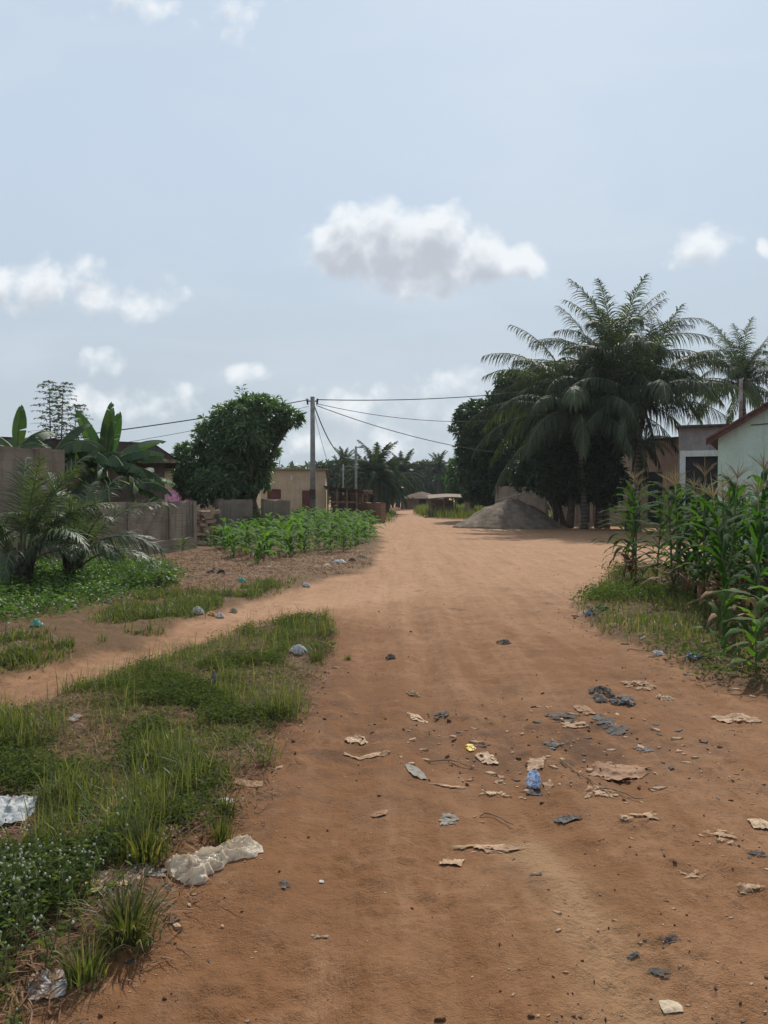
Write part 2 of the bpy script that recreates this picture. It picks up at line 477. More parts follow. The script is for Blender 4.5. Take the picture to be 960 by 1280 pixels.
def wall_mat(name, col, col2, bw=.4, bh=.2, mortar=.35, streaks=.6, rough=.9):
    """rendered / bare block wall, block joints in the wall's own x-z plane, rain streaks from the top"""
    m, n = material(name)
    o = obco(n); x, y, z = n.sep(o)
    br = n.node('ShaderNodeTexBrick')
    n.put(br.inputs['Vector'], n.xyz(n.m('ADD', x, y), z, 0.))
    br.inputs['Scale'].default_value = 1.0; br.inputs['Brick Width'].default_value = bw; br.inputs['Row Height'].default_value = bh
    br.inputs['Mortar Size'].default_value = .012; br.inputs['Mortar Smooth'].default_value = .6
    n1 = n.noise(o, 1.6, 6, .65); n2 = n.noise(o, 14, 4, .65); n3 = n.noise(o, 70, 3)
    st = n.noise(n.xyz(n.m('MULTIPLY', x, 7.), n.m('MULTIPLY', y, 7.), n.m('MULTIPLY', z, .5)), 1., 4, .6)
    c = n.mix(n.ramp(n1, .35, .68), c4(col), c4(col2))
    c = n.mix(n.ramp(n2, .5, .75, 0, .4), c, c4([k * .55 for k in col]))
    c = n.mix(n.m('MULTIPLY', n.ramp(st, .52, .74), streaks), c, c4([k * .38 for k in col]))
    if mortar > 0: c = n.mix(n.m('MULTIPLY', br.outputs['Fac'], mortar), c, c4([k * .6 for k in col]))
    hh = n.m('ADD', n.m('MULTIPLY', n2, .4), n.m('SUBTRACT', n.m('MULTIPLY', n3, .3), n.m('MULTIPLY', br.outputs['Fac'], .5 if mortar > 0 else 0.)))
    finish(n, bsdf(n, c, rough, .15, hh, .5, .02))
    return m

M_BLOCK = wall_mat('grey_block', [.150, .120, .090], [.225, .180, .138], .4, .2, .16, .75)
M_BLOCK_HI = wall_mat('tan_block', [.20, .152, .112], [.29, .225, .172], .4, .2, .2, .7)
M_BEIGE = wall_mat('beige_render', [.42, .31, .20], [.50, .38, .26], mortar=0, streaks=.35)
M_PEACH = wall_mat('peach_render', [.44, .30, .215], [.52, .37, .275], mortar=0, streaks=.3)
M_GREEN = wall_mat('pale_green_paint', [.40, .50, .42], [.47, .57, .49], mortar=0, streaks=.25, rough=.75)
M_GREY = wall_mat('grey_render', [.20, .185, .17], [.28, .26, .24], mortar=0, streaks=.5)
M_WHITE = wall_mat('offwhite_trim', [.48, .50, .46], [.58, .60, .56], mortar=0, streaks=.3)
M_MUDBRICK = wall_mat('mud_brick', [.22, .125, .08], [.33, .20, .135], .24, .1, .8, .35)
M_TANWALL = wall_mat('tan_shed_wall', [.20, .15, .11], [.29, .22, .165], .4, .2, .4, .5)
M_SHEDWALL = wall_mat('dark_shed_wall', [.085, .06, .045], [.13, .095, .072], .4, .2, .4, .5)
M_BRICK = plain('loose_brick', [.28, .19, .135], .9, .1, .35, 3)
M_PALEBLOCK = plain('pale_block', [.55, .47, .38], .9, .1, .25, 3)
M_SHUTTER = plain('red_brown_paint', [.13, .035, .03], .6, .3, .3, 5)
M_DARKDOOR = plain('dark_door', [.018, .016, .016], .6, .3, .4, 5)
M_DARK = plain('dark_interior', [.012, .011, .010], .9, .1, .3, 3)
M_WOOD = plain('weathered_wood', [.17, .125, .09], .85, .15, .4, 8)
M_PALEWOOD = plain('pale_timber', [.42, .34, .26], .85, .15, .3, 8)
M_BARK = plain('bark', [.075, .058, .045], .95, .1, .45, 9, .7, .03)
M_POLE = plain('pole_concrete', [.21, .20, .19], .85, .2, .25, 5)
M_CABLE = plain('cable_black', [.02, .02, .02], .6, .3, .2, 5)
M_THATCH = plain('thatch', [.13, .095, .072], .95, .1, .35, 10, .8, .05)
M_STONE = plain('grey_stone', [.26, .25, .22], .8, .25, .3, 20)

def tin_mat(name, col, rust):
    m, n = material(name)
    o = obco(n); x, y, z = n.sep(o)
    nz = n.noise(o, 2.5, 6, .65)
    c = n.mix(n.ramp(nz, .45, .62), c4(col), c4(rust))
    finish(n, bsdf(n, c, .8, .15, n.m('SINE', n.m('MULTIPLY', x, 75.)), .5, .02, Metallic=.15))
    return m
M_TIN = tin_mat('rusty_tin', [.085, .075, .07], [.08, .045, .035])
M_TIN2 = tin_mat('grey_tin', [.36, .35, .34], [.20, .14, .11])
M_TINRED = tin_mat('brown_red_tin', [.15, .075, .062], [.11, .055, .045])

def trunk_mat(name, a, b, ringf):
    m, n = material(name)
    o = obco(n); x, y, z = n.sep(o)
    w = n.noise(o, 5, 4, .6)
    rg = n.m('SINE', n.m('ADD', n.m('MULTIPLY', z, ringf), n.m('MULTIPLY', w, 4.)))
    c = n.mix(n.ramp(rg, -.6, .8), c4(a), c4(b))
    c = n.mix(n.ramp(w, .4, .7, 0, .5), c, c4([k * .5 for k in a]))
    finish(n, bsdf(n, c, .9, .12, n.m('ADD', rg, n.m('MULTIPLY', w, 2.)), .6, .03))
    return m
M_PALMTRUNK = trunk_mat('palm_trunk', [.075, .062, .052], [.15, .125, .105], 34.)

def sand_pile_mat():
    m, n = material('grey_sand')
    o = obco(n); x, y, z = n.sep(o)
    n1 = n.noise(n.xyz(x, y, n.m('MULTIPLY', z, .6)), 2.2, 6, .65); n2 = n.noise(o, 18, 4, .7); n3 = n.noise(o, 90, 2)
    c = n.mix(n.ramp(n1, .35, .65), c4([.155, .118, .088]), c4([.285, .222, .17]))
    c = n.mix(n.ramp(n2, .5, .72, 0, .5), c, c4([.13, .10, .08]))
    finish(n, bsdf(n, c, .95, .1, n.m('ADD', n2, n.m('MULTIPLY', n3, .5)), .8, .06))
    return m
M_SAND = sand_pile_mat()

def film_mat(name, col, col2=None, trans=.25, rough=.4, scale=14., coat=0.0):
    """thin plastic or paper: two tones, crease bump, some light through"""
    m, n = material(name)
    o = obco(n)
    nz = n.noise(o, scale, 4, .6, 1.0)
    c = n.mix(n.ramp(nz, .46, .56), c4(col), c4(col2 or [k * .8 for k in col]))
    dm = n.noise(o, 19, 5, .7)
    c = n.mix(n.ramp(dm, .50, .68, 0, .65), c, c4([.17, .088, .045]))
    b = bsdf(n, c, rough, .25, n.noise(o, 22, 3, .55, 2.0), .45, .010, Coat_Weight=coat)
    tr = n.node('ShaderNodeBsdfTranslucent'); n.put(tr.inputs[0], c)
    mx = n.node('ShaderNodeMixShader'); mx.inputs[0].default_value = trans
    n.t.links.new(b, mx.inputs[1]); n.t.links.new(tr.outputs[0], mx.inputs[2])
    finish(n, mx.outputs[0])
    return m
F_WHITE = film_mat('white_plastic', [.72, .63, .50], [.62, .52, .40], .55, .4, 9., .12)
F_COOLWHITE = film_mat('cool_white_plastic', [.50, .51, .50], [.34, .36, .37], .3, .5)
F_BLACK = film_mat('black_plastic', [.018, .019, .021], [.03, .031, .034], .05, .65)
F_SLATE = film_mat('slate_plastic', [.048, .047, .047], [.085, .078, .07], .1, .85)
F_GREY = film_mat('grey_film', [.20, .185, .155], [.25, .22, .18], .2, .75)
F_BLUE = film_mat('blue_plastic', [.04, .10, .22], [.07, .15, .28], .2, .35)
F_TEAL = film_mat('teal_plastic', [.06, .30, .25], [.12, .38, .32], .2, .4)
F_YELLOW = film_mat('yellow_plastic', [.62, .42, .03], [.5, .33, .03], .15)
F_ORANGE = film_mat('orange_plastic', [.48, .24, .06], [.36, .17, .05], .15)
F_PURPLE = film_mat('purple_film', [.10, .08, .18], [.16, .13, .25], .15)
F_TAN = film_mat('tan_paper', [.36, .235, .145], [.28, .175, .105], .08, .85)
F_CREAM = film_mat('cream_paper', [.46, .33, .215], [.37, .25, .16], .1, .85)
F_BROWN = film_mat('brown_cardboard', [.25, .145, .085], [.19, .105, .06], 0.0, .9)
F_PALE = film_mat('pale_paper', [.40, .32, .225], [.34, .26, .18], .05, .85, 8)
F_PRINT = film_mat('printed_film', [.26, .26, .27], [.20, .12, .07], .15, .5, 18)
F_FADED = film_mat('faded_wrapper', [.40, .33, .24], [.52, .40, .12], .1, .5, 9)
F_PINK = film_mat('pink_cloth', [.45, .17, .36], [.58, .36, .52], .2, .8, 9)

L_GRASS = leaf_mat('grass_leaf', ([.056, .072, .024], [.095, .110, .036], [.22, .178, .082]), .35, [1.5, 1.7, .5])
L_DRY = leaf_mat('dry_straw', ([.10, .052, .030], [.19, .102, .056], [.29, .18, .10]), .15, [1.2, 1.1, .8], .8, .2)
L_HERB = leaf_mat('herb_leaf', ([.040, .080, .020], [.065, .115, .028], [.11, .15, .045]), .35, [1.5, 1.8, .5])
L_WEED = leaf_mat('weed_leaf', ([.044, .066, .021], [.066, .090, .029], [.11, .12, .046]), .35, [1.5, 1.7, .5], .8, .08)
L_BUD = leaf_mat('white_bud', ([.27, .31, .22], [.38, .42, .31], [.48, .51, .41]), .1, [1, 1, .9], .8, .2)
L_MAIZE = leaf_mat('maize_leaf', ([.024, .054, .017], [.040, .075, .023], [.085, .115, .035]), .38, [1.5, 1.9, .5], .8, .07)
L_YMAIZE = leaf_mat('young_maize_leaf', ([.048, .098, .024], [.075, .135, .032], [.13, .175, .05]), .42, [1.5, 1.8, .5], .7, .10)
L_TASSEL = leaf_mat('tassel', ([.30, .22, .11], [.42, .32, .17], [.5, .40, .23]), .2, [1.2, 1.1, .8], .8, .2)
L_MANGO = leaf_mat('mango_leaf', ([.042, .074, .034], [.072, .110, .050], [.145, .178, .098]), .25, [1.4, 1.9, .5], .42, .5)
L_DARKTREE = leaf_mat('dark_tree_leaf', ([.020, .040, .019], [.032, .058, .025], [.070, .105, .045]), .2, [1.4, 1.8, .5], .5, .4)
L_LIGHTTREE = leaf_mat('light_tree_leaf', ([.035, .075, .020], [.055, .105, .030], [.09, .14, .04]), .3, [1.4, 1.8, .5], .45, .45)
L_COCO = leaf_mat('coconut_leaf', ([.032, .048, .027], [.055, .073, .041], [.12, .125, .068]), .28, [1.4, 1.6, .6], .62, .12)
L_FARPALM = leaf_mat('far_palm_leaf', ([.028, .046, .024], [.042, .062, .032], [.07, .09, .045]), .25, [1.4, 1.6, .6], .8, .08)
L_OIL = leaf_mat('oil_palm_leaf', ([.045, .066, .036], [.072, .098, .052], [.12, .14, .075]), .28, [1.4, 1.6, .6], .34, .6)
L_BANANA = leaf_mat('banana_leaf', ([.026, .058, .020], [.040, .078, .026], [.07, .11, .035]), .20, [1.5, 1.9, .5], .38, .5)
L_FEATHER = leaf_mat('feathery_leaf', ([.05, .075, .045], [.07, .095, .055], [.09, .11, .07]), .3, [1.3, 1.5, .7])
M_STEM = plain('green_stem', [.09, .115, .04], .6, .3, .3, 8)
M_DRYSTEM = plain('dry_stem', [.13, .10, .065], .85, .2, .35, 8)

# ================================================================== GROUND
def build_ground():
    ys = [-30, -18, -10, -5, -2.5, -1, 0, .6]
    y = 1.1
    while y < 70: ys.append(y); y *= 1.0088
    while y < 1400: ys.append(y); y *= 1.055
    ys = np.array(ys)
    ti = np.linspace(-.64, .64, 430)
    k = np.linspace(0, 1, 34)[1:]
    out = .64 + (np.exp(k * 3.6) - 1) / (math.exp(3.6) - 1) * 9
    gx = np.concatenate([-out[::-1], ti, out])
    w = np.maximum(ys, 1.0) + 1.2
    X = w[:, None] * gx[None, :]
    Yv = np.broadcast_to(ys[:, None], X.shape).copy()
    Z = gz(X, Yv)
    gr, ve, mu, he, ma, fa = masks(X, Yv)
    veg = np.clip(np.maximum.reduce([gr, ve * .95, ma, fa]), 0, 1)
    path = np.exp(-(ldist(L_PATH, X, Yv) / .75) ** 2)
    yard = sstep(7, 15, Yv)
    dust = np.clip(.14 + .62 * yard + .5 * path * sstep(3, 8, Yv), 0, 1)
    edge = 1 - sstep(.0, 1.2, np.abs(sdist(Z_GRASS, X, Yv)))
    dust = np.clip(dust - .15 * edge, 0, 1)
    sand = np.exp(-(ldist(L_SAND, X, Yv) / .16) ** 2) * (0.5 + .7 * fbm(X * 3, Yv * 3, 77))
    c = G(700, 915); c2 = G(420, 890)
    damp = np.exp(-(((X - c[0]) / .95) ** 2 + ((Yv - c[1]) / .8) ** 2)) * .9 + .55 * np.exp(-(((X - c2[0]) / .5) ** 2 + ((Yv - c2[1]) / 1.4) ** 2))
    damp = np.clip(damp + .5 * sstep(.62, .78, fbm(X * 1.9, Yv * 1.9, 78, 4)) * (Yv < 14) + .35 * edge * sstep(.5, .65, fbm(X * 3, Yv * 3, 79, 3)), 0, 1)
    sand = np.clip(sand * (.4 + 1.2 * fbm(X * 7, Yv * 4, 80, 3)), 0, 1)
    track = np.zeros(X.shape)
    for L in (L_TRACK2, L_SAND): track = np.maximum(track, np.exp(-(ldist(L, X, Yv) / .11) ** 4))
    track = track * sstep(.36, .6, fbm(X * 1.6, Yv * .9, 83, 3)) * (1 - sstep(9, 18, Yv))
    R, C = X.shape
    V = np.stack([X, Yv, Z], -1).reshape(-1, 3)
    ii = (np.arange(R - 1)[:, None] * C + np.arange(C - 1)[None, :]).ravel()
    Q = np.stack([ii, ii + 1, ii + C + 1, ii + C], -1)
    cx = V[Q].mean(1)
    fveg = veg.ravel()[Q].mean(1)
    in_path = (ldist(L_PATH, cx[:, 0], cx[:, 1]) < 1.15) & (fveg < .5) & (cx[:, 0] < XX(430, 12) + 5) & (cx[:, 0] < -1.0)
    ZR = GP((-300, 1400), (60, 1240), (250, 1030), (330, 900), (400, 780), (440, 740), (465, 700), (478, 660), (490, 640), (508, 630), (530, 630), (540, 645), (560, 655), (640, 690), (720, 760), (800, 805), (900, 850), (1300, 960), (1500, 1400))
    ZR = ZR + [(4.0, -3.0), (-3.0, -3.0)]
    in_road = (sdist(ZR, cx[:, 0], cx[:, 1]) > 0) & (fveg < .5) & ~in_path
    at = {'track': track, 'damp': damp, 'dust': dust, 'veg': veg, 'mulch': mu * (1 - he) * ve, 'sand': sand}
    for name, sel in (('footpath', in_path), ('road', in_road), ('ground', ~(in_path | in_road))):
        q = Q[sel]
        used, inv = np.unique(q, return_inverse=True)
        mb = MB(); mb.add(V[used], inv.reshape(-1, 4))
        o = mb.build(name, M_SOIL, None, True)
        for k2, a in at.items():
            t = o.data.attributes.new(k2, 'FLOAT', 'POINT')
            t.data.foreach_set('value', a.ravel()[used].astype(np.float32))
        tag(o, kind='structure')
build_ground()

# ================================================================== BUILDINGS AND WALLS
def wall_run(mb, p0, p1, z0, h, th, seg=.25, irr=.02, seed=1, lean=0.0, mi=0):
    """a wall along local x from p0 to p1 with an uneven top"""
    n = max(2, int((p1 - p0) / seg) + 1)
    xs = np.linspace(p0, p1, n)
    top = h + (vnoise(xs * 2.5, xs * 0, seed) - .5) * 2 * irr
    A = np.zeros((1, n, 5, 3))
    for j, (yy, zz) in enumerate(((-th / 2, 0), (-th / 2, 1), (th / 2, 1), (th / 2, 0), (-th / 2, 0))):
        A[0, :, j, 0] = xs; A[0, :, j, 1] = yy + lean * zz; A[0, :, j, 2] = z0 + (top - z0) * zz
    mb.strips(A, mi=mi)
    for e in (0, n - 1):
        mb.add(A[0, e, :4], [(0, 1, 2, 3)], mi=mi)

def facade(mb, w, h, holes, th=.2, x0=0.0, z0=0.0, mi=0):
    """wall in the local x-z plane, front at y=0, with real openings (x0,x1,z0,z1)"""
    xs = sorted({x0, x0 + w} | {v for a in holes for v in a[:2]})
    zs = sorted({z0, z0 + h} | {v for a in holes for v in a[2:]})
    for i in range(len(xs) - 1):
        for j in range(len(zs) - 1):
            a, b, c, d = xs[i], xs[i + 1], zs[j], zs[j + 1]
            mx, mz = (a + b) / 2, (c + d) / 2
            if any(q[0] < mx < q[1] and q[2] < mz < q[3] for q in holes): continue
            mb.add([(a, 0, c), (b, 0, c), (b, 0, d), (a, 0, d)], [(0, 1, 2, 3)], mi=mi)
            mb.add([(a, th, c), (b, th, c), (b, th, d), (a, th, d)], [(3, 2, 1, 0)], mi=mi)
    for (a, b, c, d) in holes + [(x0, x0 + w, z0, z0 + h)]:
        mb.add([(a, 0, c), (a, th, c), (a, th, d), (a, 0, d)], [(0, 1, 2, 3)], mi=mi)
        mb.add([(b, 0, c), (b, th, c), (b, th, d), (b, 0, d)], [(0, 1, 2, 3)], mi=mi)
        mb.add([(a, 0, d), (b, 0, d), (b, th, d), (a, th, d)], [(0, 1, 2, 3)], mi=mi)
        mb.add([(a, 0, c), (b, 0, c), (b, th, c), (a, th, c)], [(0, 1, 2, 3)], mi=mi)

def frame2(pa, pb):
    """origin and heading of a wall from ground point pa to pb"""
    a, b = np.array(pa[:2]), np.array(pb[:2])
    d = b - a
    return a, math.atan2(d[1], d[0]), float(np.hypot(*d))

def wall_thing(name, label, pa, pb, h, th, mat, seed, pillars=(), ledge=None, irr=.02, cat='wall'):
    a, ang, L = frame2(pa, pb)
    z = min(gz1(*pa), gz1(*pb)) - .15
    t = thing(name, label, cat, (a[0], a[1], z), ang)
    mb = MB(); wall_run(mb, 0, L, 0, h + .15, th, .22, irr, seed); mb.build('panel', mat, t)
    for u in pillars:
        m = MB(); m.box(u * L - .11, u * L + .11, -th / 2 - .035, th / 2 + .035, 0, h + .17)
        m.build('pillar', mat, t)
    if ledge:
        m = MB(); wall_run(m, .02, L - .02, 0, ledge + .15, th + .12, .2, .025, seed + 5); m.build('footing', mat, t)
    return t, L

# ---- left boundary walls
wl = [(XX(-260, 12.6), 12.6), (XX(78, 16.6), 16.6), (XX(206, 21.6), 21.6), (XX(241, 23.2), 23.2)]
wall_thing('block_wall', 'tall tan block wall behind the two stubby oil palms, higher than the rest', wl[0], wl[1], HZ(563, 16.6), .18, M_BLOCK_HI, 3, (.35, .62, .90), None, .03)
wall_thing('block_wall', 'low grey block wall between tall tan wall and brick heap, with stained panels', (wl[1][0] + .06, wl[1][1] + .2), wl[3], HZ(627, 21.6), .16, M_BLOCK, 9, (.02, .38, .735, .985), .34, .015)
w2 = [(XX(273, 26.6), 26.6), (XX(314, 27.6), 27.6)]
wall_thing('block_wall', 'short grey wall fragment between brick heap and round mango trunk', w2[0], w2[1], HZ(623, 27), .16, M_BLOCK, 14, (.03,), None, .03)
w3 = [(XX(328, 28.2), 28.2), (XX(361, 29.2), 29.2)]
wall_thing('block_wall', 'crumbling grey wall fragment right of mango trunk, below the red shutter', w3[0], w3[1], HZ(626, 28.5), .16, M_BLOCK, 19, (), None, .07)

# ---- heap of bricks in the gap of the wall
bm_ = MB(); bm_.box(-.15, .15, -.075, .075, -.06, .06); brick_me = bm_.mesh('brick', M_BRICK)
hx0, hx1, hY = XX(240, 25), XX(274, 26), 25.3
for i in range(70):
    u = random.random(); lay = random.randrange(8)
    x = hx0 + (hx1 - hx0) * u; y = hY + random.uniform(-.35, .5) * (1 - lay / 10)
    z = gz1(x, y) + .06 + lay * .14 + random.uniform(-.02, .02)
    b = link_mesh('brick', brick_me, None, (x, y, z), (random.uniform(-.25, .25), random.uniform(-.25, .25), random.uniform(-.6, .6)), random.uniform(.8, 1.1))
    tag(b, 'loose tan brick in the heap filling the gap of the left wall', 'brick', 'loose bricks heaped in the wall gap')

# ---- dark shed roofed behind the bananas
def shed_left():
    Y = 25.0
    xa, xb = XX(-130, Y), XX(206, Y)
    w = xb - xa
    t = thing('outbuilding', 'dim brown outbuilding with sagging tin roof behind the banana plants', 'house', (xb - w * math.cos(.28), Y - w * math.sin(.28), -.1), .28)
    h = HZ(574, Y) + .1
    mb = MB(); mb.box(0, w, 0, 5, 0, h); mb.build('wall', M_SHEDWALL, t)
    hr = HZ(549, Y) + .1
    m = MB()
    A = np.zeros((1, 3, 2, 3))
    for j, (xx, za, zb, zc) in enumerate(((-.5, hr + .05, hr + .02, h - .1), (w - .35, hr - .15, hr - .18, h - .1))):
        A[0, 0, j] = (xx, -.45, za); A[0, 1, j] = (xx, 2.2, zb); A[0, 2, j] = (xx, 5.4, zc)
    m.strips(A); B = A.copy(); B[..., 2] -= .05; m.strips(B)
    m.add([(w - .35, -.45, hr - .15), (w + .40, -.45, h - .02), (w + .40, 5.4, h - .05), (w - .35, 5.4, h - .1)], [(0, 1, 2, 3)])
    m.add([(w - .35, -.45, hr - .20), (w + .40, -.45, h - .07), (w + .40, 5.4, h - .10), (w - .35, 5.4, h - .15)], [(0, 1, 2, 3)])
    m.add([(-.5, -.44, h - .1), (w + .38, -.44, h - .06), (w - .35, -.44, hr - .16), (-.5, -.44, hr + .0)], [(0, 1, 2, 3)])
    m.build('roof', M_TIN, t)
    m = MB(); m.box(-.5, w + .38, -.49, -.452, h - .14, h - .03); m.build('fascia', M_WOOD, t)
    m = MB(); m.box(w - 7.4, w - 7.34, -.6, -.54, 0, hr + .75); m.build('pipe', M_POLE, t)
shed_left()

# ---- small tan house behind with laundry
def laundry():
    Y = 31.0
    xa, xb = XX(207, Y), XX(243, Y)
    t = thing('small_house', 'small pale tan house seen between outbuilding and round mango tree', 'house', (XX(190, 36), 36.0, -.1))
    m = MB(); facade(m, 4.6, HZ(588, 36) + .1, [(1.2, 1.9, .9, 1.7)]); m.box(.2, 4.4, .21, 4, 0, HZ(588, 36)); m.build('wall', M_BEIGE, t)
    m = MB(); m.box(-.2, 4.8, -.3, 4.2, HZ(588, 36) + .11, HZ(588, 36) + .2); m.build('roof', M_TIN, t)
    z1, z0 = HZ(611, Y), HZ(628, Y)
    n, k = 60, 10
    xs = np.linspace(xa + .05, xb - .05, n)
    A = np.zeros((1, n, k, 3))
    for j in range(k):
        f = j / (k - 1)
        A[0, :, j, 0] = xs; A[0, :, j, 2] = z1 - (z1 - z0 + .5) * f - .05 * np.sin((xs - xa) / (xb - xa) * PI)
        A[0, :, j, 1] = Y + .05 * np.sin(xs * 17) * f + .03 * np.sin(xs * 41 + 1) * f
    mb = MB(); mb.strips(A)
    o = mb.build('laundry_cloth', F_PINK, None, True)
    tag(o, 'pink and lilac cloth hung out to dry behind the low grey wall', 'cloth')
    m = MB()
    m.tube([(xa - .9, Y, z1 + .02), (xa, Y, z1), ((xa + xb) / 2, Y, z1 - .05), (xb, Y, z1), (xb + .9, Y, z1 + .03)], .006, 5)
    for x in (xa - .9, xb + .9): m.tube([(x, Y, -.1), (x, Y, z1 + .1)], .03, 6)
    o = m.build('washing_line', M_WOOD, None); tag(o, 'washing line on two stakes carrying the pink cloth', 'washing line')
laundry()

# ---- beige house left of the road
def beige_house():
    Y = 45.0
    xa, xb = XX(318, Y), XX(407, Y)
    w = xb - xa; h = HZ(588, Y) + .1
    t = thing('flat_roofed_house', 'beige flat roofed house with red brown door beside the utility pole', 'house', (xa, Y - .3, -.1), .06)
    def lx(px): return XX(px, Y) - xa
    win = (lx(335), lx(352), HZ(624, Y) + .1, HZ(611.5, Y) + .1)
    door = (lx(378), lx(391), .1, HZ(613, Y) + .1)
    m = MB(); facade(m, w, h, [win, door], .18)
    D = 7.0
    m.add([(w, 0, 0), (w, D, 0), (w, D, h - .35), (w, 0, h)], [(0, 1, 2, 3)])
    m.add([(0, 0, 0), (0, D, 0), (0, D, h - .35), (0, 0, h)], [(3, 2, 1, 0)])
    m.add([(0, D, 0), (w, D, 0), (w, D, h - .35), (0, D, h - .35)], [(3, 2, 1, 0)])
    m.build('wall', M_BEIGE, t)
    m = MB(); m.box(-.12, w + .16, -.14, .3, h + .004, h + .10)
    A = np.zeros((1, 2, 2, 3)); A[0, 0, 0] = (-.1, .3, h + .06); A[0, 0, 1] = (w + .15, .3, h + .06); A[0, 1, 0] = (-.1, D + .2, h - .26); A[0, 1, 1] = (w + .15, D + .2, h - .26)
    m.strips(A); m.build('roof', M_TANWALL, t)
    m = MB(); m.box(win[0] + .01, win[1] - .01, .06, .10, win[2] + .01, win[3] - .01)
    wdw = m.build('window', M_SHUTTER, t)
    m = MB()
    for k in range(3): m.box(win[0] + .03 + k * .26, win[0] + .05 + k * .26, .04, .058, win[2] + .03, win[3] - .03)
    m.build('batten', M_SHUTTER, wdw)
    m = MB(); m.box(door[0] + .01, door[1] - .01, .06, .11, door[2], door[3] - .01)
    d = m.build('door', M_SHUTTER, t)
    m = MB(); m.box(door[0] + .08, door[0] + .12, .02, .058, 1.0, 1.16); m.build('handle', M_POLE, d)
    m = MB(); m.box(lx(364), lx(366), -.02, -.002, HZ(600, Y) + .1, HZ(594, Y) + .1); m.build('vent', M_WHITE, t)
beige_house()

# ---- lean-to shelters by the road, left
def shelter(name, label, px0, px1, Y, ytop0, ytop1, depth, clutter, roofm):
    xa, xb = XX(px0, Y), XX(px1, Y)
    t = thing(name, label, 'shelter', (xa, Y, -.05))
    w = xb - xa; h0 = HZ(ytop0, Y) + .05; h1 = HZ(ytop1, Y) + .05
    m = MB()
    A = np.zeros((1, 2, 2, 3)); A[0, 0] = ((-.2, -.25, h0), (w + .3, -.3, h1)); A[0, 1] = ((-.2, depth, h0 - .25), (w + .3, depth, h1 - .2))
    B = A.copy(); B[..., 2] += .04
    m.strips(A); m.strips(B); m.add([A[0, 0, 0], A[0, 0, 1], B[0, 0, 1], B[0, 0, 0]], [(0, 1, 2, 3)])
    m.build('roof', roofm, t)
    for u in np.linspace(0.02, .98, 4):
        for dd in (0, depth - .15):
            m = MB(); hh = h0 + (h1 - h0) * u - .03 - (.24 * dd / depth)
            m.tube([(u * w, dd, 0), (u * w + random.uniform(-.05, .05), dd, hh)], .05, 6); m.build('post', M_WOOD, t)
    m = MB(); m.box(0, w, depth - .1, depth - .05, 0, h0 - .5); m.build('back_panel', M_TANWALL, t)
    for zz in clutter:
        m = MB(); m.box(0, w, -.03, .03, zz - .04, zz + .04); m.build('rail', M_WOOD, t)
    return t
shelter('lean_to', 'dark lean-to with thin posts and grey sheet roof right of beige house', 409, 447, 44.5, 608, 613, 3.2, (.55, 1.25), M_TIN)
shelter('lean_to', 'smaller lean-to with pale flat roof edge beside the brick wall stub', 441, 460, 49, 612, 614, 2.6, (1.0,), M_TIN2)
wall_thing('brick_wall', 'low tan brick wall stub standing at the left edge of the road', (XX(447, 47.5), 47.5), (XX(479, 46), 46.0), HZ(627.5, 46.5), .4, M_MUDBRICK, 4, (), None, .04)

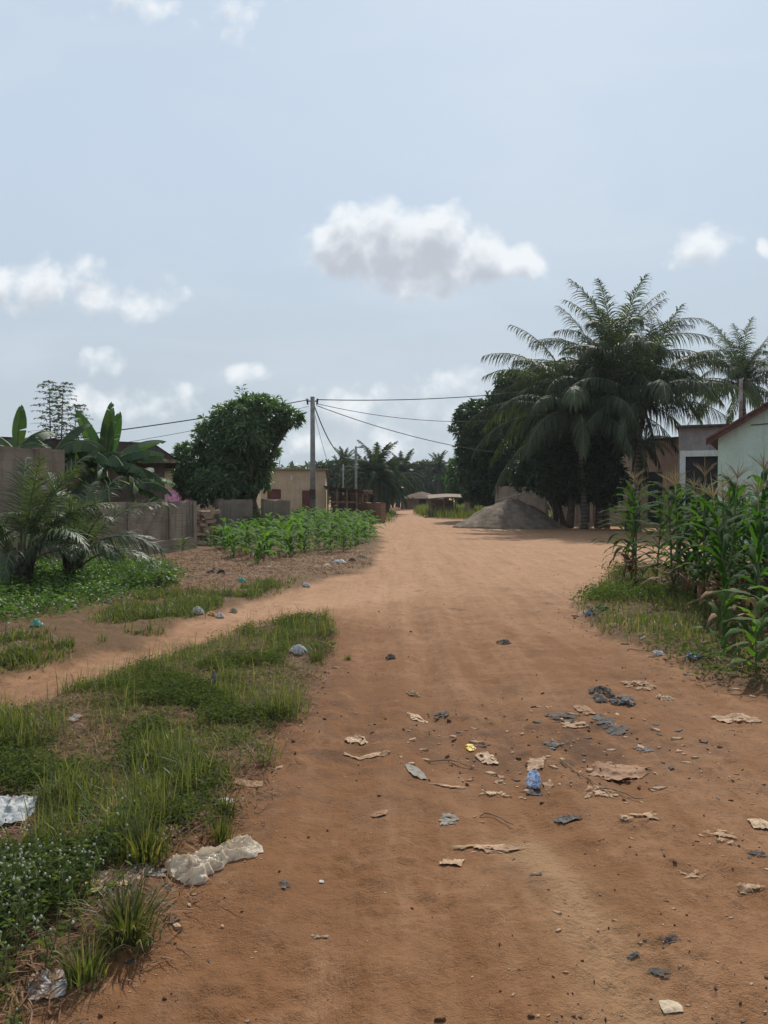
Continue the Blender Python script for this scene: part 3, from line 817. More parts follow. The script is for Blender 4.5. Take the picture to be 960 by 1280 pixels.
# ---- right: green gabled house, garage annex, peach house
M_BARGE = plain('brown_board', [.10, .055, .043], .8, .15, .3, 6)
def green_house():
    Y = 22.5
    xa = XX(897, Y)
    he = HZ(545, Y) + .1
    slope = 43 / 70.0
    half = 4.6
    t = thing('gabled_house', 'pale green gabled house with brown roof edge behind the maize', 'house', (xa, Y, -.1), -.46)
    w = half * 2; hr = he + half * slope
    m = MB()
    for yy in (0, 9.0):
        m.add([(0, yy, 0), (w, yy, 0), (w, yy, he), (half, yy, hr), (0, yy, he)], [(0, 1, 2, 4)], [(4, 2, 3)])
    m.add([(0, 0, 0), (0, 9, 0), (0, 9, he), (0, 0, he)], [(0, 1, 2, 3)])
    m.add([(w, 0, 0), (w, 9, 0), (w, 9, he), (w, 0, he)], [(0, 1, 2, 3)])
    m.build('wall', M_GREEN, t)
    m = MB()
    ov = .30
    pts = [(-ov, he - ov * slope + .05), (half, hr + .05), (w + ov, he - ov * slope + .05)]
    for a, b in ((pts[0], pts[1]), (pts[2], pts[1])):
        for dz in (0, .06):
            m.add([(a[0], -.35, a[1] + dz), (b[0], -.35, b[1] + dz), (b[0], 9.4, b[1] + dz), (a[0], 9.4, a[1] + dz)], [(0, 1, 2, 3)])
        m.add([(a[0], -.35, a[1]), (b[0], -.35, b[1]), (b[0], -.35, b[1] + .06), (a[0], -.35, a[1] + .06)], [(0, 1, 2, 3)])
        m.add([(a[0], -.35, a[1]), (a[0], 9.4, a[1]), (a[0], 9.4, a[1] + .06), (a[0], -.35, a[1] + .06)], [(0, 1, 2, 3)])
    rf = m.build('roof', M_TINRED, t)
    m = MB()
    for a, b in ((pts[0], pts[1]), (pts[2], pts[1])):
        m.add([(a[0], -.30, a[1] - .15), (b[0], -.30, b[1] - .15), (b[0], -.30, b[1] - .004), (a[0], -.30, a[1] - .004)], [(0, 1, 2, 3)])
        m.add([(a[0], -.26, a[1] - .15), (b[0], -.26, b[1] - .15), (b[0], -.26, b[1] - .004), (a[0], -.26, a[1] - .004)], [(0, 1, 2, 3)])
        m.add([(a[0], -.30, a[1] - .15), (b[0], -.30, b[1] - .15), (b[0], -.26, b[1] - .15), (a[0], -.26, a[1] - .15)], [(0, 1, 2, 3)])
    m.build('bargeboard', M_BARGE, rf)
    m = MB(); m.tube([(.55, 1.2, he), (.55, 1.2, HZ(476, Y + 1.2) + .1)], .055, 8); m.build('vent_pipe', M_TIN2, t)
    m = MB(); zz = HZ(533, Y) + .1; m.tube([(.85, -.03, zz), (1.6, -.03, zz + .04), (3.0, -.03, zz + .12)], .012, 5); m.build('service_wire', M_CABLE, t)
green_house()

def garage():
    Y = 30.0
    xa, xb = XX(848, Y), XX(899, Y)
    w = xb - xa + .6; h = HZ(535, Y) + .1
    Y = 32.0; xa, xb = XX(848, Y), XX(899, Y); w = xb - xa + .6; h = HZ(535, Y) + .1
    t = thing('garage', 'grey garage annex with wide dark doorway between peach and green houses', 'garage', (xa, Y, -.1), -.40)
    o0, o1, oh = XX(856, Y) - xa, XX(894, Y) - xa, HZ(571, Y) + .1
    m = MB(); facade(m, w, h, [(o0, o1, .02, oh)], .2); m.box(-.0, w, .21, 5, h - .05, h); m.box(0, .1, .21, 5, 0, h - .06); m.box(w - .1, w, .21, 5, 0, h - .06)
    m.build('wall', M_GREY, t)
    m = MB(); m.box(o0 - .22, o0, -.04, .16, 0, oh); m.box(o1, o1 + .2, -.04, .16, 0, oh); m.box(o0 - .22, o1 + .2, -.045, .16, oh, oh + .24); m.build('door_surround', M_WHITE, t)
    m = MB(); m.box(o0 + .002, o1 - .002, .12, .17, .03, oh - .004)
    d = m.build('door', M_DARKDOOR, t)
    m = MB()
    for k in range(1, 4): u = o0 + (o1 - o0) * k / 4; m.box(u - .02, u + .02, .09, .118, .06, oh - .06)
    m.build('door_rib', M_DARKDOOR, d)
    m = MB(); m.box(-.1, w + .1, -.25, 5.1, h + .004, h + .09); m.build('roof', M_TIN, t)
garage()

def peach_house():
    pa, pb = (XX(696, 50.0), 50.0), (XX(850, 41.5), 41.5)
    a, ang, L = frame2(pa, pb)
    t = thing('long_house', 'long peach rendered house with dark doors behind the coconut palms', 'house', (a[0], a[1], -.1), ang)
    def lu(px):
        best = min(np.linspace(0, 1, 2000), key=lambda u: abs(480 + FPX * (pa[0] + (pb[0] - pa[0]) * u) / (pa[1] + (pb[1] - pa[1]) * u) - px))
        return best * L
    Yd = 43.5
    h = 4.7
    door = (lu(809), lu(828), .1, HZ(590, Yd) + .1)
    win = (lu(760), lu(776), 1.25, 2.35)
    door2 = (lu(836), lu(845), 1.3, 2.2)
    m = MB(); facade(m, L, h, [door, win, door2], .2)
    m.box(0, L, .21, 6, h - .1, h - .01); m.box(0, .1, .21, 6, 0, h - .11); m.box(L - .1, L, .21, 6, 0, h - .11); m.box(0, L, 6.01, 6.1, 0, h)
    m.build('wall', M_PEACH, t)
    m = MB(); m.box(door[0] + .003, door[1] - .003, .08, .13, door[2], door[3] - .004); d = m.build('door', M_DARKDOOR, t)
    m = MB(); m.box(door[0] + .12, door[0] + .17, .03, .078, 1.1, 1.3); m.build('handle', M_TIN2, d)
    for nm, q in (('window', win), ('window', door2)):
        m = MB(); m.box(q[0] + .003, q[1] - .003, .08, .12, q[2] + .004, q[3] - .004); wn = m.build(nm, M_DARKDOOR, t)
        m = MB()
        for k in range(1, 5): u = q[0] + (q[1] - q[0]) * k / 5; m.box(u - .012, u + .012, .03, .05, q[2], q[3])
        m.build('grille', M_TIN, wn)
    m = MB(); m.box(-.3, L + .1, -.35, 6.3, h + .004, h + .1); m.build('roof', M_TIN, t)
    for px in (729, 741, 752):
        u = lu(px); m = MB(); m.box(u - .12, u + .12, -.10, -.004, 0, 2.3); m.build('pilaster', M_PEACH, t)
    m = MB(); u = lu(796); m.box(u - .5, u + .3, -.32, -.02, 2.45, 2.75); m.build('awning', M_TIN2, t)
peach_house()

# ---- concrete ruin behind the sand heap, wall, poles
def ruin():
    wall_thing('unfinished_wall', 'unfinished grey concrete wall partly hidden behind the grey sand heap', (XX(620, 47), 47.0), (XX(684, 44), 44.0), HZ(607, 46), .18, M_BLOCK_HI, 31, (.04, .45, .97), None, .12)
    m = MB(); m.tube([tuple(P(622, 625, 43.5)), tuple(P(650, 618, 43.6)), tuple(P(694, 607, 43.8))], .045, 6)
    tag(m.build('timber_pole', M_PALEWOOD), 'long pale timber pole lying across the wall above the sand heap', 'pole')
    for (a, b, w, lab) in (((676, 611), (700, 652), .05, 'pale timber plank leaning beside the sand heap, nearer the heap'), ((697, 606), (716, 652), .05, 'grey timber plank leaning against the block stack under the palms')):
        A_, B_ = P(a[0], a[1], 43), P(b[0], b[1], 42)
        B_[2] = gz1(B_[0], B_[1])
        m = MB(); m.tube([A_, B_], w, 5); tag(m.build('leaning_plank', M_PALEWOOD), lab, 'plank')
ruin()
pb_ = MB(); pb_.box(-.2, .2, -.1, .1, -.1, .1); pblock = pb_.mesh('concrete_block', M_PALEBLOCK)
for (px, n, Y) in ((693, 3, 41.5), (708, 6, 41.0), (703, 2, 40.6), (687, 1, 41.0), (715, 5, 41.3)):
    for k in range(n):
        x = XX(px, Y)
        b = link_mesh('concrete_block', pblock, None, (x + random.uniform(-.03, .03), Y, gz1(x, Y) + .1 + k * .202), (0, 0, random.uniform(-.12, .12)))
        tag(b, 'pale concrete block stacked in the shade under the palms', 'block', 'concrete blocks stacked beside the sand heap')

# ---- sand heap
def sand_heap():
    Y = 39.5
    cx = XX(638, Y); z0 = gz1(cx, Y)
    R_, H_ = 2.75, HZ(621.5, Y) - z0
    n, k = 96, 40
    A = np.zeros((1, k, n + 1, 3))
    th = np.linspace(0, 2 * PI, n + 1); rr = np.linspace(0, 1, k)
    for i, r in enumerate(rr):
        wob = 1 + .16 * (fbm(np.cos(th) * 1.5 + 5, np.sin(th) * 1.5 + 5, 6) - .5) * 2
        x = np.cos(th) * r * R_ * wob * 1.0; y = np.sin(th) * r * R_ * .8 * wob
        hh = H_ * (1 - r ** 1.25) * (1 + .10 * (1 - r)) / 1.1
        hh = hh + (fbm(x * 1.3 + 9, y * 1.3 + 9, 8, 5) - .5) * .34 * np.sin(PI * min(r * 1.2 + .08, 1)) + (fbm(x * 6, y * 6, 12, 3) - .5) * .07
        A[0, i, :, 0] = x; A[0, i, :, 1] = y; A[0, i, :, 2] = np.where(r > .985, -.12, hh)
    mb = MB(); mb.strips(A)
    o = mb.build('sand_heap', M_SAND, None, True, (cx, Y, z0))
    tag(o, 'broad grey brown heap of building sand at edge of the yard', 'sand heap')
sand_heap()

# ---- far hut and kiosk
def hut():
    Y = 95.0
    x = XX(527, Y); t = thing('thatched_hut', 'round brown hut with pale thatched roof at the far road end', 'hut', (x, Y, -.1))
    m = MB(); th = np.linspace(0, 2 * PI, 28, endpoint=False)
    m.tube([(0, 0, 0), (0, 0, HZ(621, Y) + .1)], 2.25, 24); m.build('wall', M_MUDBRICK, t)
    m = MB(); z0 = HZ(623, Y) + .1; z1 = HZ(614.5, Y) + .1
    rr = [2.8, 2.5, 1.9, 1.1, .05]
    A = np.zeros((1, 5, 33, 3))
    for i, r in enumerate(rr):
        t2 = np.linspace(0, 2 * PI, 33); rad = r * (1 + .04 * np.sin(t2 * 9 + i))
        A[0, i, :, 0] = np.cos(t2) * rad; A[0, i, :, 1] = np.sin(t2) * rad; A[0, i, :, 2] = z0 + (z1 - z0) * (1 - (r / 2.8) ** 1.2)
    m.strips(A); m.build('roof', M_THATCH, t, True)
    m = MB(); m.box(-.4, .4, -2.34, -2.2, 0, 1.4); m.build('door', M_DARK, t)
hut()
def kiosk():
    Y = 58.0
    xa, xb = XX(539, Y), XX(588, Y)
    t = thing('roadside_kiosk', 'low wooden kiosk with drooping tin roof on far right verge', 'kiosk', (xa, Y, -.05))
    w = xb - xa; h = HZ(622, Y) + .05
    m = MB(); n = 14
    xs = np.linspace(-.2, w + .2, n)
    for dz in (0, .05):
        A = np.zeros((1, n, 2, 3)); A[0, :, 0, 0] = A[0, :, 1, 0] = xs; A[0, :, 0, 1] = -.4; A[0, :, 1, 1] = 2.6
        zz = h - .10 + .1 * np.sin(xs * 1.1) + dz
        A[0, :, 0, 2] = zz; A[0, :, 1, 2] = zz + .25; m.strips(A)
    m.build('roof', M_WOOD, t)
    for u in (0, .33, .62, 1.0):
        for dd in (0, 2.3):
            m = MB(); m.tube([(u * w, dd, 0), (u * w, dd, h - .12)], .06, 6); m.build('post', M_WOOD, t)
    m = MB(); m.box(.1, w * .62, 2.2, 2.27, 0, h - .2); m.build('back_panel', M_WOOD, t)
    m = MB(); m.box(.4, w * .6, .3, 1.0, 0, .8); m.build('counter', M_WOOD, t)
    m = MB(); m.box(w * .86, w * .98, .1, .14, .1, h - .2); m.build('side_board', M_PALEWOOD, t)
kiosk()

# ---- poles and cables
def pole(px, Y, ytop, r0, r1, label, arm=True, lamp=False):
    x = XX(px, Y); z0 = gz1(x, Y)
    t = thing('utility_pole', label, 'utility pole', (x, Y, z0 - .2))
    H_ = HZ(ytop, Y) - z0 + .2
    m = MB(); m.tube([(0, 0, 0), (0, 0, H_ * .5), (0, 0, H_)], [r0, (r0 + r1) / 2, r1], 12); m.build('shaft', M_POLE, t, True)
    if arm:
        m = MB(); m.tube([(-.32, 0, H_ - .22), (.30, 0, H_ - .22)], .035, 6); m.tube([(-.24, -.02, H_ - .40), (-.30, -.02, H_ - .10)], .05, 6); m.tube([(.22, -.02, H_ - .40), (.26, -.02, H_ - .1)], .05, 6)
        m.build('bracket', M_CABLE, t)
        m = MB(); m.box(-.16, .16, -.22, -.13, 1.6, 2.1); m.build('meter_box', M_TIN, t)
    if lamp:
        m = MB(); m.tube([(0, 0, H_ - .1), (.25, 0, H_ - .02)], .03, 6); m.box(.2, .5, -.08, .08, H_ - .1, H_); m.build('lamp_head', M_TIN2, t)
    return np.array([x, Y, z0 - .2 + H_])
PT = pole(391, 40.0, 496, .15, .115, 'tall grey utility pole carrying the cables beside beige house')
PT2 = pole(445, 50.0, 558, .085, .07, 'thin grey pole with small lamp head beside the lean-to', False, True)
PT3 = pole(429, 54.0, 580, .06, .05, 'short thin grey post left of the lamp pole', False)
PT4 = pole(735, 47.5, 477, .12, .1, 'utility pole hidden in the dark tree behind the coconut palms', False)

def cable(A_, B_, sag, r, label, drape=None):
    n = 40
    s = np.linspace(0, 1, n)
    pts = np.array(A_)[None] * (1 - s[:, None]) + np.array(B_)[None] * s[:, None]
    pts[:, 2] -= sag * 4 * s * (1 - s)
    m = MB(); m.tube(pts, r, 6)
    tag(m.build('power_cable', M_CABLE, None, True), label, 'cable')
at_ = PT + np.array([0, 0, -.15])
cable(at_ + [-.2, -.05, 0], P(-330, 585, 26), .35, .028, 'thick upper cable running left from the tall pole above the bananas')
cable(at_ + [-.2, -.05, -.35], P(-330, 615, 27), .4, .012, 'thin lower cable running left from the tall pole over the mango tree')
cable(at_ + [.2, -.05, 0], PT4 + [-.1, 0, -.1], .35, .026, 'thick top cable running right from the tall pole into the dark tree')
cable(at_ + [.2, -.05, -.2], P(640, 524, 47), .45, .017, 'middle thin cable running right from the tall pole into the dark tree')
cable(at_ + [.2, -.05, -.3], P(690, 572, 46), .55, .020, 'lowest sagging cable running right from the tall pole into the dark tree')
cable(at_ + [.05, -.05, -.2], PT2 + [0, 0, -.55], 1.15, .030, 'deeply drooping cable loop between the tall pole and lamp pole')
cable(at_ + [.05, -.05, -.5], P(413, 589, 45.4), .15, .011, 'thin service wire dropping from the tall pole to the beige house roof')

# ================================================================== TREES
def leaves(mb, C, D, L, wd, droop, rnd):
    """C centres, D directions, one bent leaf each"""
    n = len(C)
    L = np.broadcast_to(L, (n,))[:, None]
    side = unit(np.cross(D, rdir(n)))
    p0 = C; p1 = C + D * L * .5
    D2 = unit(D + np.array([0, 0, -droop]))
    p2 = p1 + D2 * L * .5
    A = np.zeros((n, 3, 2, 3))
    for i, (p, f) in enumerate(((p0, .35), (p1, 1.0), (p2, .12))):
        A[:, i, 0] = p - side * wd * f; A[:, i, 1] = p + side * wd * f
    mb.strips(A, rnd)

def lump_points(lumps, dens, inner=.3):
    C, Nn = [], []
    for i, (c, r) in enumerate(lumps):
        c = np.array(c); r = np.array(r)
        n = int(dens * 4 * PI * ((r[0] * r[1] * r[2]) ** (2 / 3)))
        d = rdir(n)
        q = c + d * 2
        f = fbm(q[:, 0] * 2.9 + q[:, 2] * 1.9, q[:, 1] * 2.9 - q[:, 2] * 2.3, 40 + i, 3)
        rad = .52 + .92 * f
        ni = int(n * inner)
        sel = rng.random(n) < inner
        rad = np.where(sel, rad * rng.uniform(.35, .9, n), rad)
        p = c + d * r * rad[:, None]
        keep = np.ones(n, bool)
        for j, (c2, r2) in enumerate(lumps):
            if j != i: keep &= (((p - np.array(c2)) / np.array(r2)) ** 2).sum(1) > .42
        C.append(p[keep]); Nn.append(unit(d / r)[keep])
    return np.vstack(C), np.vstack(Nn)

def tree(name, label, lumps, base, trunk_r, leaf, mat, dens, per=8, llen=.2, lw=.03, group=None, cat='tree', fork=.45, trunk_top=None, droop=.5, lean=(0, 0)):
    """lumps: [((x,y,z),(rx,ry,rz))] in world; base: (x,y,z)"""
    b = np.array(base, float)
    t = thing(name, label, cat, tuple(b), 0, group)
    lumps = [(np.array(c) - b, np.array(r)) for c, r in lumps]
    mb = MB()
    C, Nn = lump_points(lumps, dens)
    n = len(C)
    lump_r = rng.random(n) * .25
    Cc = np.repeat(C, per, 0); Nc = np.repeat(Nn, per, 0)
    D = unit(Nc * .55 + rdir(n * per) * 1.0)
    rr = np.clip(np.repeat(lump_r, per) + rng.random(n * per) * .75, 0, 1)
    leaves(mb, Cc + D * llen * .15, D, llen * rng.uniform(.7, 1.25, n * per), lw, droop, rr)
    mb.build('crown', mat, t)
    # trunk and limbs
    cen = np.mean([c for c, r in lumps], 0)
    low = min(c[2] - r[2] for c, r in lumps)
    zf = max(.6, low + .3) if trunk_top is None else trunk_top
    fk = np.array([cen[0] * .3 + lean[0], cen[1] * .3 + lean[1], zf])
    m = MB()
    k = np.linspace(0, 1, 7)[:, None]
    pts = fk[None] * k + np.c_[.06 * np.sin(k * 5), .05 * np.cos(k * 4), 0 * k] * k
    m.tube(pts, trunk_r * (1.25 - .45 * k[:, 0]), 10)
    for c, r in lumps:
        e = c * .85 + fk * .15
        mid = (fk + e) / 2 + rng.normal(size=3) * .12 + np.array([0, 0, .1])
        m.tube([fk - [0, 0, .1], mid, e], [trunk_r * .6, trunk_r * .38, trunk_r * .12], 7)
    m.build('trunk', M_BARK, t, True)
    return t

def LP(px, py, rpx, Y, rypx=None, dz=0, ry=None):
    """lump from picture position at distance Y"""
    c = P(px, py, Y); s = Y / FPX
    rx = rpx * s; rz = (rypx or rpx) * s
    return (tuple(c + np.array([0, dz, 0])), (rx, ry or rx * .95, rz))

# round mango tree at left
Y = 30.5
base = (XX(322, Y), Y, gz1(XX(322, Y), Y))
tree('mango_tree', 'round dark green mango tree rising behind the broken grey wall', [
    LP(335, 519, 26, Y, 20), LP(302, 534, 36, Y, 29), LP(274, 548, 26, Y, 24), LP(341, 536, 13, Y, 15), LP(367, 522, 10, Y - .3, 8), LP(355, 527, 9, Y - .2, 8),
    LP(315, 562, 27, Y, 30), LP(290, 572, 32, Y, 27), LP(240, 572, 19, Y, 17), LP(230, 594, 13, Y, 15), LP(250, 606, 17, Y, 16), LP(238, 608, 13, Y, 13), LP(293, 607, 20, Y - .4, 15), LP(322, 588, 14, Y, 16),
    LP(266, 609, 27, Y - 1.4, 19), LP(308, 600, 24, Y, 16), LP(310, 545, 22, Y - 1.1, 20), LP(285, 590, 20, Y - .8, 16), LP(320, 508, 18, Y, 12)],
    base, .25, None, L_MANGO, 30, 10, .235, .036, trunk_top=1.5)
# sprig of a tall thin tree behind it
def sprig_tree():
    Yq = 33.0
    x = XX(303, Yq)
    t = thing('thin_sapling', 'thin sapling tip poking out above the round mango tree', 'tree', (x, Yq, 0))
    z0, z1 = 0, HZ(484, Yq)
    m = MB(); m.tube([(0, 0, z0), (.03, 0, z1 * .6), (0, 0, z1)], [.05, .03, .008], 6); m.build('trunk', M_BARK, t)
    mb = MB(); n = 90
    zz = rng.uniform(z1 - .75, z1, n)
    D = unit(np.c_[rng.normal(size=n), rng.normal(size=n), rng.uniform(-.1, .3, n)])
    C = np.c_[np.zeros(n), np.zeros(n), zz] + D * rng.uniform(.02, .25, n)[:, None]
    leaves(mb, C, D, .16, .025, .3, rng.random(n)); mb.build('crown', L_MANGO, t)
sprig_tree()

# dark tree masses at right
Y = 51.0
tree('mango_tree', 'huge dark spreading mango tree behind the palms and sand heap', [
    LP(612, 540, 40, Y, 36), LP(650, 500, 30, Y, 30), LP(690, 515, 50, Y, 48), LP(640, 560, 48, Y), LP(605, 585, 30, Y, 26), LP(590, 520, 18, Y, 16), LP(600, 560, 26, Y),
    LP(700, 570, 50, Y, 45), LP(640, 605, 40, Y, 26), LP(670, 605, 45, Y - 1, 28), LP(640, 478, 18, Y, 13), LP(740, 520, 50, Y, 45), LP(625, 520, 26, Y - 1), LP(725, 600, 40, Y, 25), LP(605, 610, 26, Y - .5, 20)],
    (XX(665, Y), Y, 0), .45, None, L_DARKTREE, 20, 9, .30, .05, trunk_top=2.4)
Y = 39.2
tree('mango_tree', 'low dark bushy tree with leaning trunks under the coconut palms', [
    LP(705, 592, 26, Y, 22), LP(735, 585, 32, Y, 30), LP(690, 575, 22, Y, 18), LP(757, 580, 20, Y, 28), LP(720, 560, 30, Y, 26), LP(748, 555, 30, Y), LP(738, 530, 32, Y + 1, 30), LP(690, 598, 26, Y - .8, 20), LP(722, 602, 28, Y - .8, 20), LP(752, 600, 28, Y - .6, 22), LP(660, 590, 22, Y + 1.5, 20), LP(705, 612, 20, Y, 14), LP(740, 614, 22, Y - .3, 14), LP(760, 618, 12, Y, 14)],
    (XX(712, Y - 1), Y - 1, 0), .17, None, L_DARKTREE, 26, 8, .26, .045, trunk_top=1.8)
for (pxa, pya, pxb, pyb, Yt, lab) in ((706, 656, 690, 610, 39.8, 'thin dark trunk leaning left beside the block stack'), (697, 655, 688, 612, 40.6, 'thinner dark trunk standing nearest to the sand heap')):
    A_ = P(pxa, pya, Yt); B_ = P(pxb, pyb, Yt + .6); A_[2] = gz1(A_[0], A_[1]) - .1
    t = thing('leaning_tree', lab, 'tree', tuple(A_))
    m = MB(); m.tube([(0, 0, 0), (B_ - A_) * .5 + [.05, 0, 0], B_ - A_], [.16, .13, .10], 8); m.build('trunk', M_BARK, t, True)
    mb = MB(); n = 300; D = rdir(n); C = (B_ - A_) + [0, .3, .45] + D * rng.uniform(.1, .8, n)[:, None] * [1, .8, .6]
    leaves(mb, C, D, .26, .04, .5, rng.random(n)); mb.build('crown', L_DARKTREE, t)
Y = 66.0
tree('shade_tree', 'brighter green leafy tree at left edge of the dark tree mass', [
    LP(588, 592, 22, Y, 20), LP(575, 605, 18, Y, 14), LP(600, 575, 16, Y, 14), LP(572, 588, 12, Y), LP(590, 615, 22, Y, 12)],
    (XX(588, Y), Y, 0), .3, None, L_LIGHTTREE, 14, 8, .36, .06)
# far trees at the end of the road
for i, (px, w_, yt, Y, lab) in enumerate((
        (540, 20, 578, 118, 'tall dark tree closing the road end behind the thatched hut'),
        (558, 14, 586, 112, 'dark rounded tree right of the thatched hut'),
        (515, 14, 592, 125, 'lower dark tree behind left side of the thatched hut'),
        (485, 16, 596, 100, 'dim round tree behind the far coconut palms'),
        (420, 16, 574, 92, 'dull green tree top above the lean-to roof'),
        (448, 14, 584, 96, 'dull green tree behind the lamp pole'),
        (400, 14, 578, 100, 'dull green tree top just right of the tall pole'),
        (470, 26, 590, 84, 'broad dark tree directly behind the bushy far palm'),
        (497, 20, 596, 108, 'dark tree filling the gap before the slender far palm'),
        (528, 18, 590, 132, 'dark tree right behind the thatched hut roof'),
        (437, 18, 590, 84, 'dark low tree behind the short thin post'),
        (575, 22, 575, 128, 'far dark tree behind the brighter green tree'),
        (620, 30, 570, 120, 'far dark tree showing behind the sand heap ruin'))):
    top = HZ(yt, Y); rx = w_ * Y / FPX
    x = XX(px, Y)
    lm = []
    for k in range(7):
        a = random.uniform(0, 2 * PI); rr = random.uniform(.2, .75)
        lm.append(((x + math.cos(a) * rx * rr, Y + math.sin(a) * rx * rr, top * random.uniform(.45, .78)), (rx * .5, rx * .5, top * random.uniform(.2, .26))))
    lm.append(((x, Y, top * .8), (rx * .5, rx * .5, top * .2)))
    tree('shade_tree', lab, lm, (x, Y, 0), .3, None, L_DARKTREE, 6.5, 7, .55, .10)
# the wood beyond, one mass to the horizon
def far_wood():
    mb = MB(); n = 16000
    a = rng.uniform(-1.15, 1.15, n); r = rng.uniform(150, 210, n)
    x, y = np.sin(a) * r, np.cos(a) * r
    top = 5.5 + 4.5 * fbm(x * .06, y * .06, 55, 3)
    z = rng.random(n) ** .6 * top
    D = unit(rdir(n) + [0, 0, .3])
    leaves(mb, np.c_[x, y, z], D, 1.9, .55, .4, rng.random(n))
    tag(mb.build('woods', L_DARKTREE), 'low line of far trees along the horizon', 'woods', kind='stuff')
far_wood()

# ---------------------------------------------------------------- palms
def frond_mesh(name, L, e0, bend, nl, ll, lw, droop, vee, mats, seed, r0=.03, start=.14, jit=.12, a0=25, a1=62, side_twist=0.0, curl=1.4):
    rs = np.random.default_rng(seed)
    S = np.linspace(0, 1, 26)
    ang = e0 - bend * S ** curl
    px = np.concatenate([[0], np.cumsum(np.cos(ang[:-1]) * L / 25)])
    pz = np.concatenate([[0], np.cumsum(np.sin(ang[:-1]) * L / 25)])
    py = side_twist * S ** 2 * L * .3
    pts = np.c_[px, py, pz]
    mb = MB()
    mb.tube(pts, r0 * (1 - .85 * S), 5, .9, 1)
    si = np.repeat(np.linspace(start, .99, nl), 2); sd = np.tile([1., -1.], nl)
    si = np.clip(si + rs.uniform(-.004, .004, len(si)), 0, 1)
    n = len(si)
    p0 = np.c_[np.interp(si, S, px), np.interp(si, S, py), np.interp(si, S, pz)]
    an = np.interp(si, S, ang)
    T = np.c_[np.cos(an), 0 * an, np.sin(an)]; Nn = np.c_[-np.sin(an), 0 * an, np.cos(an)]; B = np.c_[0 * an, sd, 0 * an]
    a = np.radians(a0 + (a1 - a0) * si + rs.normal(0, 5, n))
    D = B * np.cos(a)[:, None] + T * np.sin(a)[:, None] + Nn * (vee + rs.normal(0, jit, n))[:, None]
    D = unit(D)
    Ln = ll * np.clip(np.sin(PI * (si * .80 + .14)), .18, 1) ** .7 * rs.uniform(.85, 1.1, n)
    k = 4
    A = np.zeros((n, k + 1, 2, 3))
    p = p0.copy(); d = D.copy()
    wv = unit(np.cross(D, Nn))
    dr = droop * rs.uniform(.6, 1.4, n)
    for i in range(k + 1):
        f = (.55, 1., .85, .5, .06)[i]
        A[:, i, 0] = p - wv * lw * f * .5; A[:, i, 1] = p + wv * lw * f * .5
        d = unit(d + np.c_[0 * dr, 0 * dr, -dr / k * (1 + i * .4)])
        p = p + d * (Ln / k)[:, None]
    mb.strips(A, np.clip(rs.random(n) * .7 + si * .15, 0, 1))
    return mb.mesh(name, mats)

COCO = {}
for key, (e0, bend) in {'up': (1.42, .95), 'high': (1.05, 1.5), 'mid': (.60, 1.5), 'low': (.15, 1.45), 'hang': (-.35, 1.0)}.items():
    COCO[key] = [frond_mesh('frond', 4.9, e0, bend, 60, 1.05, .048, {'up': 1.1, 'high': 1.3, 'mid': 1.5, 'low': 1.6, 'hang': 1.6}[key], .12 if key in ('up', 'high') else .0, [L_COCO, M_STEM], 100 + s * 7 + int(e0 * 50), .04) for s in range(2)]
FARC = {}
for key, (e0, bend) in {'up': (1.4, .9), 'high': (.95, 1.5), 'mid': (.45, 1.6), 'low': (-.05, 1.3)}.items():
    FARC[key] = [frond_mesh('frond', 3.6, e0, bend, 46, .8, .10, 1.0, .1, [L_FARPALM, M_STEM], 200 + int(e0 * 50), .04)]

def coco_palm(label, px, Y, ycrown, fr, lib, scale=1.0, base_px=None, trunk_r=.15, spread=('up', 'high', 'mid', 'low', 'hang'), counts=(4, 6, 6, 5, 3), group=None, az0=None, name='coconut_palm'):
    bx = XX(base_px if base_px is not None else px, Y); z0 = gz1(bx, Y)
    top = P(px, ycrown, Y)
    t = thing(name, label, 'palm tree', (bx, Y, z0 - .1), 0, group)
    d = top - np.array([bx, Y, z0 - .1])
    m = MB(); k = np.linspace(0, 1, 14)[:, None]
    pts = d[None] * np.c_[k ** 1.5, k, k] + np.c_[0 * k, 0 * k, 0 * k]
    rad = trunk_r * (1.0 + .5 * np.exp(-k[:, 0] * 9)) * (1 - .3 * k[:, 0])
    m.tube(pts, rad, 12); m.build('trunk', M_PALMTRUNK, t, True)
    az = random.uniform(0, 6.28) if az0 is None else az0
    for key, cnt in zip(spread, counts):
        for i in range(cnt):
            az += 2.39996 + random.uniform(-.2, .2)
            me = random.choice(lib[key])
            link_mesh('frond', me, t, tuple(d + np.array([0, 0, random.uniform(-.1, .12)])), (random.uniform(-.12, .12), random.uniform(-.1, .1), az), scale * random.uniform(.85, 1.08))
    return t

coco_palm('tallest coconut palm whose crown rises above all the others', 768, 40.0, 476, None, COCO, 1.15, 757, .17, counts=(9, 13, 12, 7, 1))
coco_palm('coconut palm with fronds sweeping low to left over the sand heap', 722, 37.6, 526, None, COCO, 1.22, 731, .15, counts=(2, 8, 13, 10, 2))
coco_palm('coconut palm with fronds arching right over the garage roof', 806, 36.2, 508, None, COCO, 1.12, 786, .15, counts=(3, 10, 10, 4, 0))
coco_palm('young coconut palm crown tucked between the taller palms', 750, 39.0, 500, None, COCO, 1.12, 748, .15, counts=(2, 9, 12, 8, 2))
coco_palm('coconut palm standing behind the green house roof at right edge', 928, 42.0, 482, None, COCO, .8, 935, .15, counts=(7, 10, 9, 8, 3))
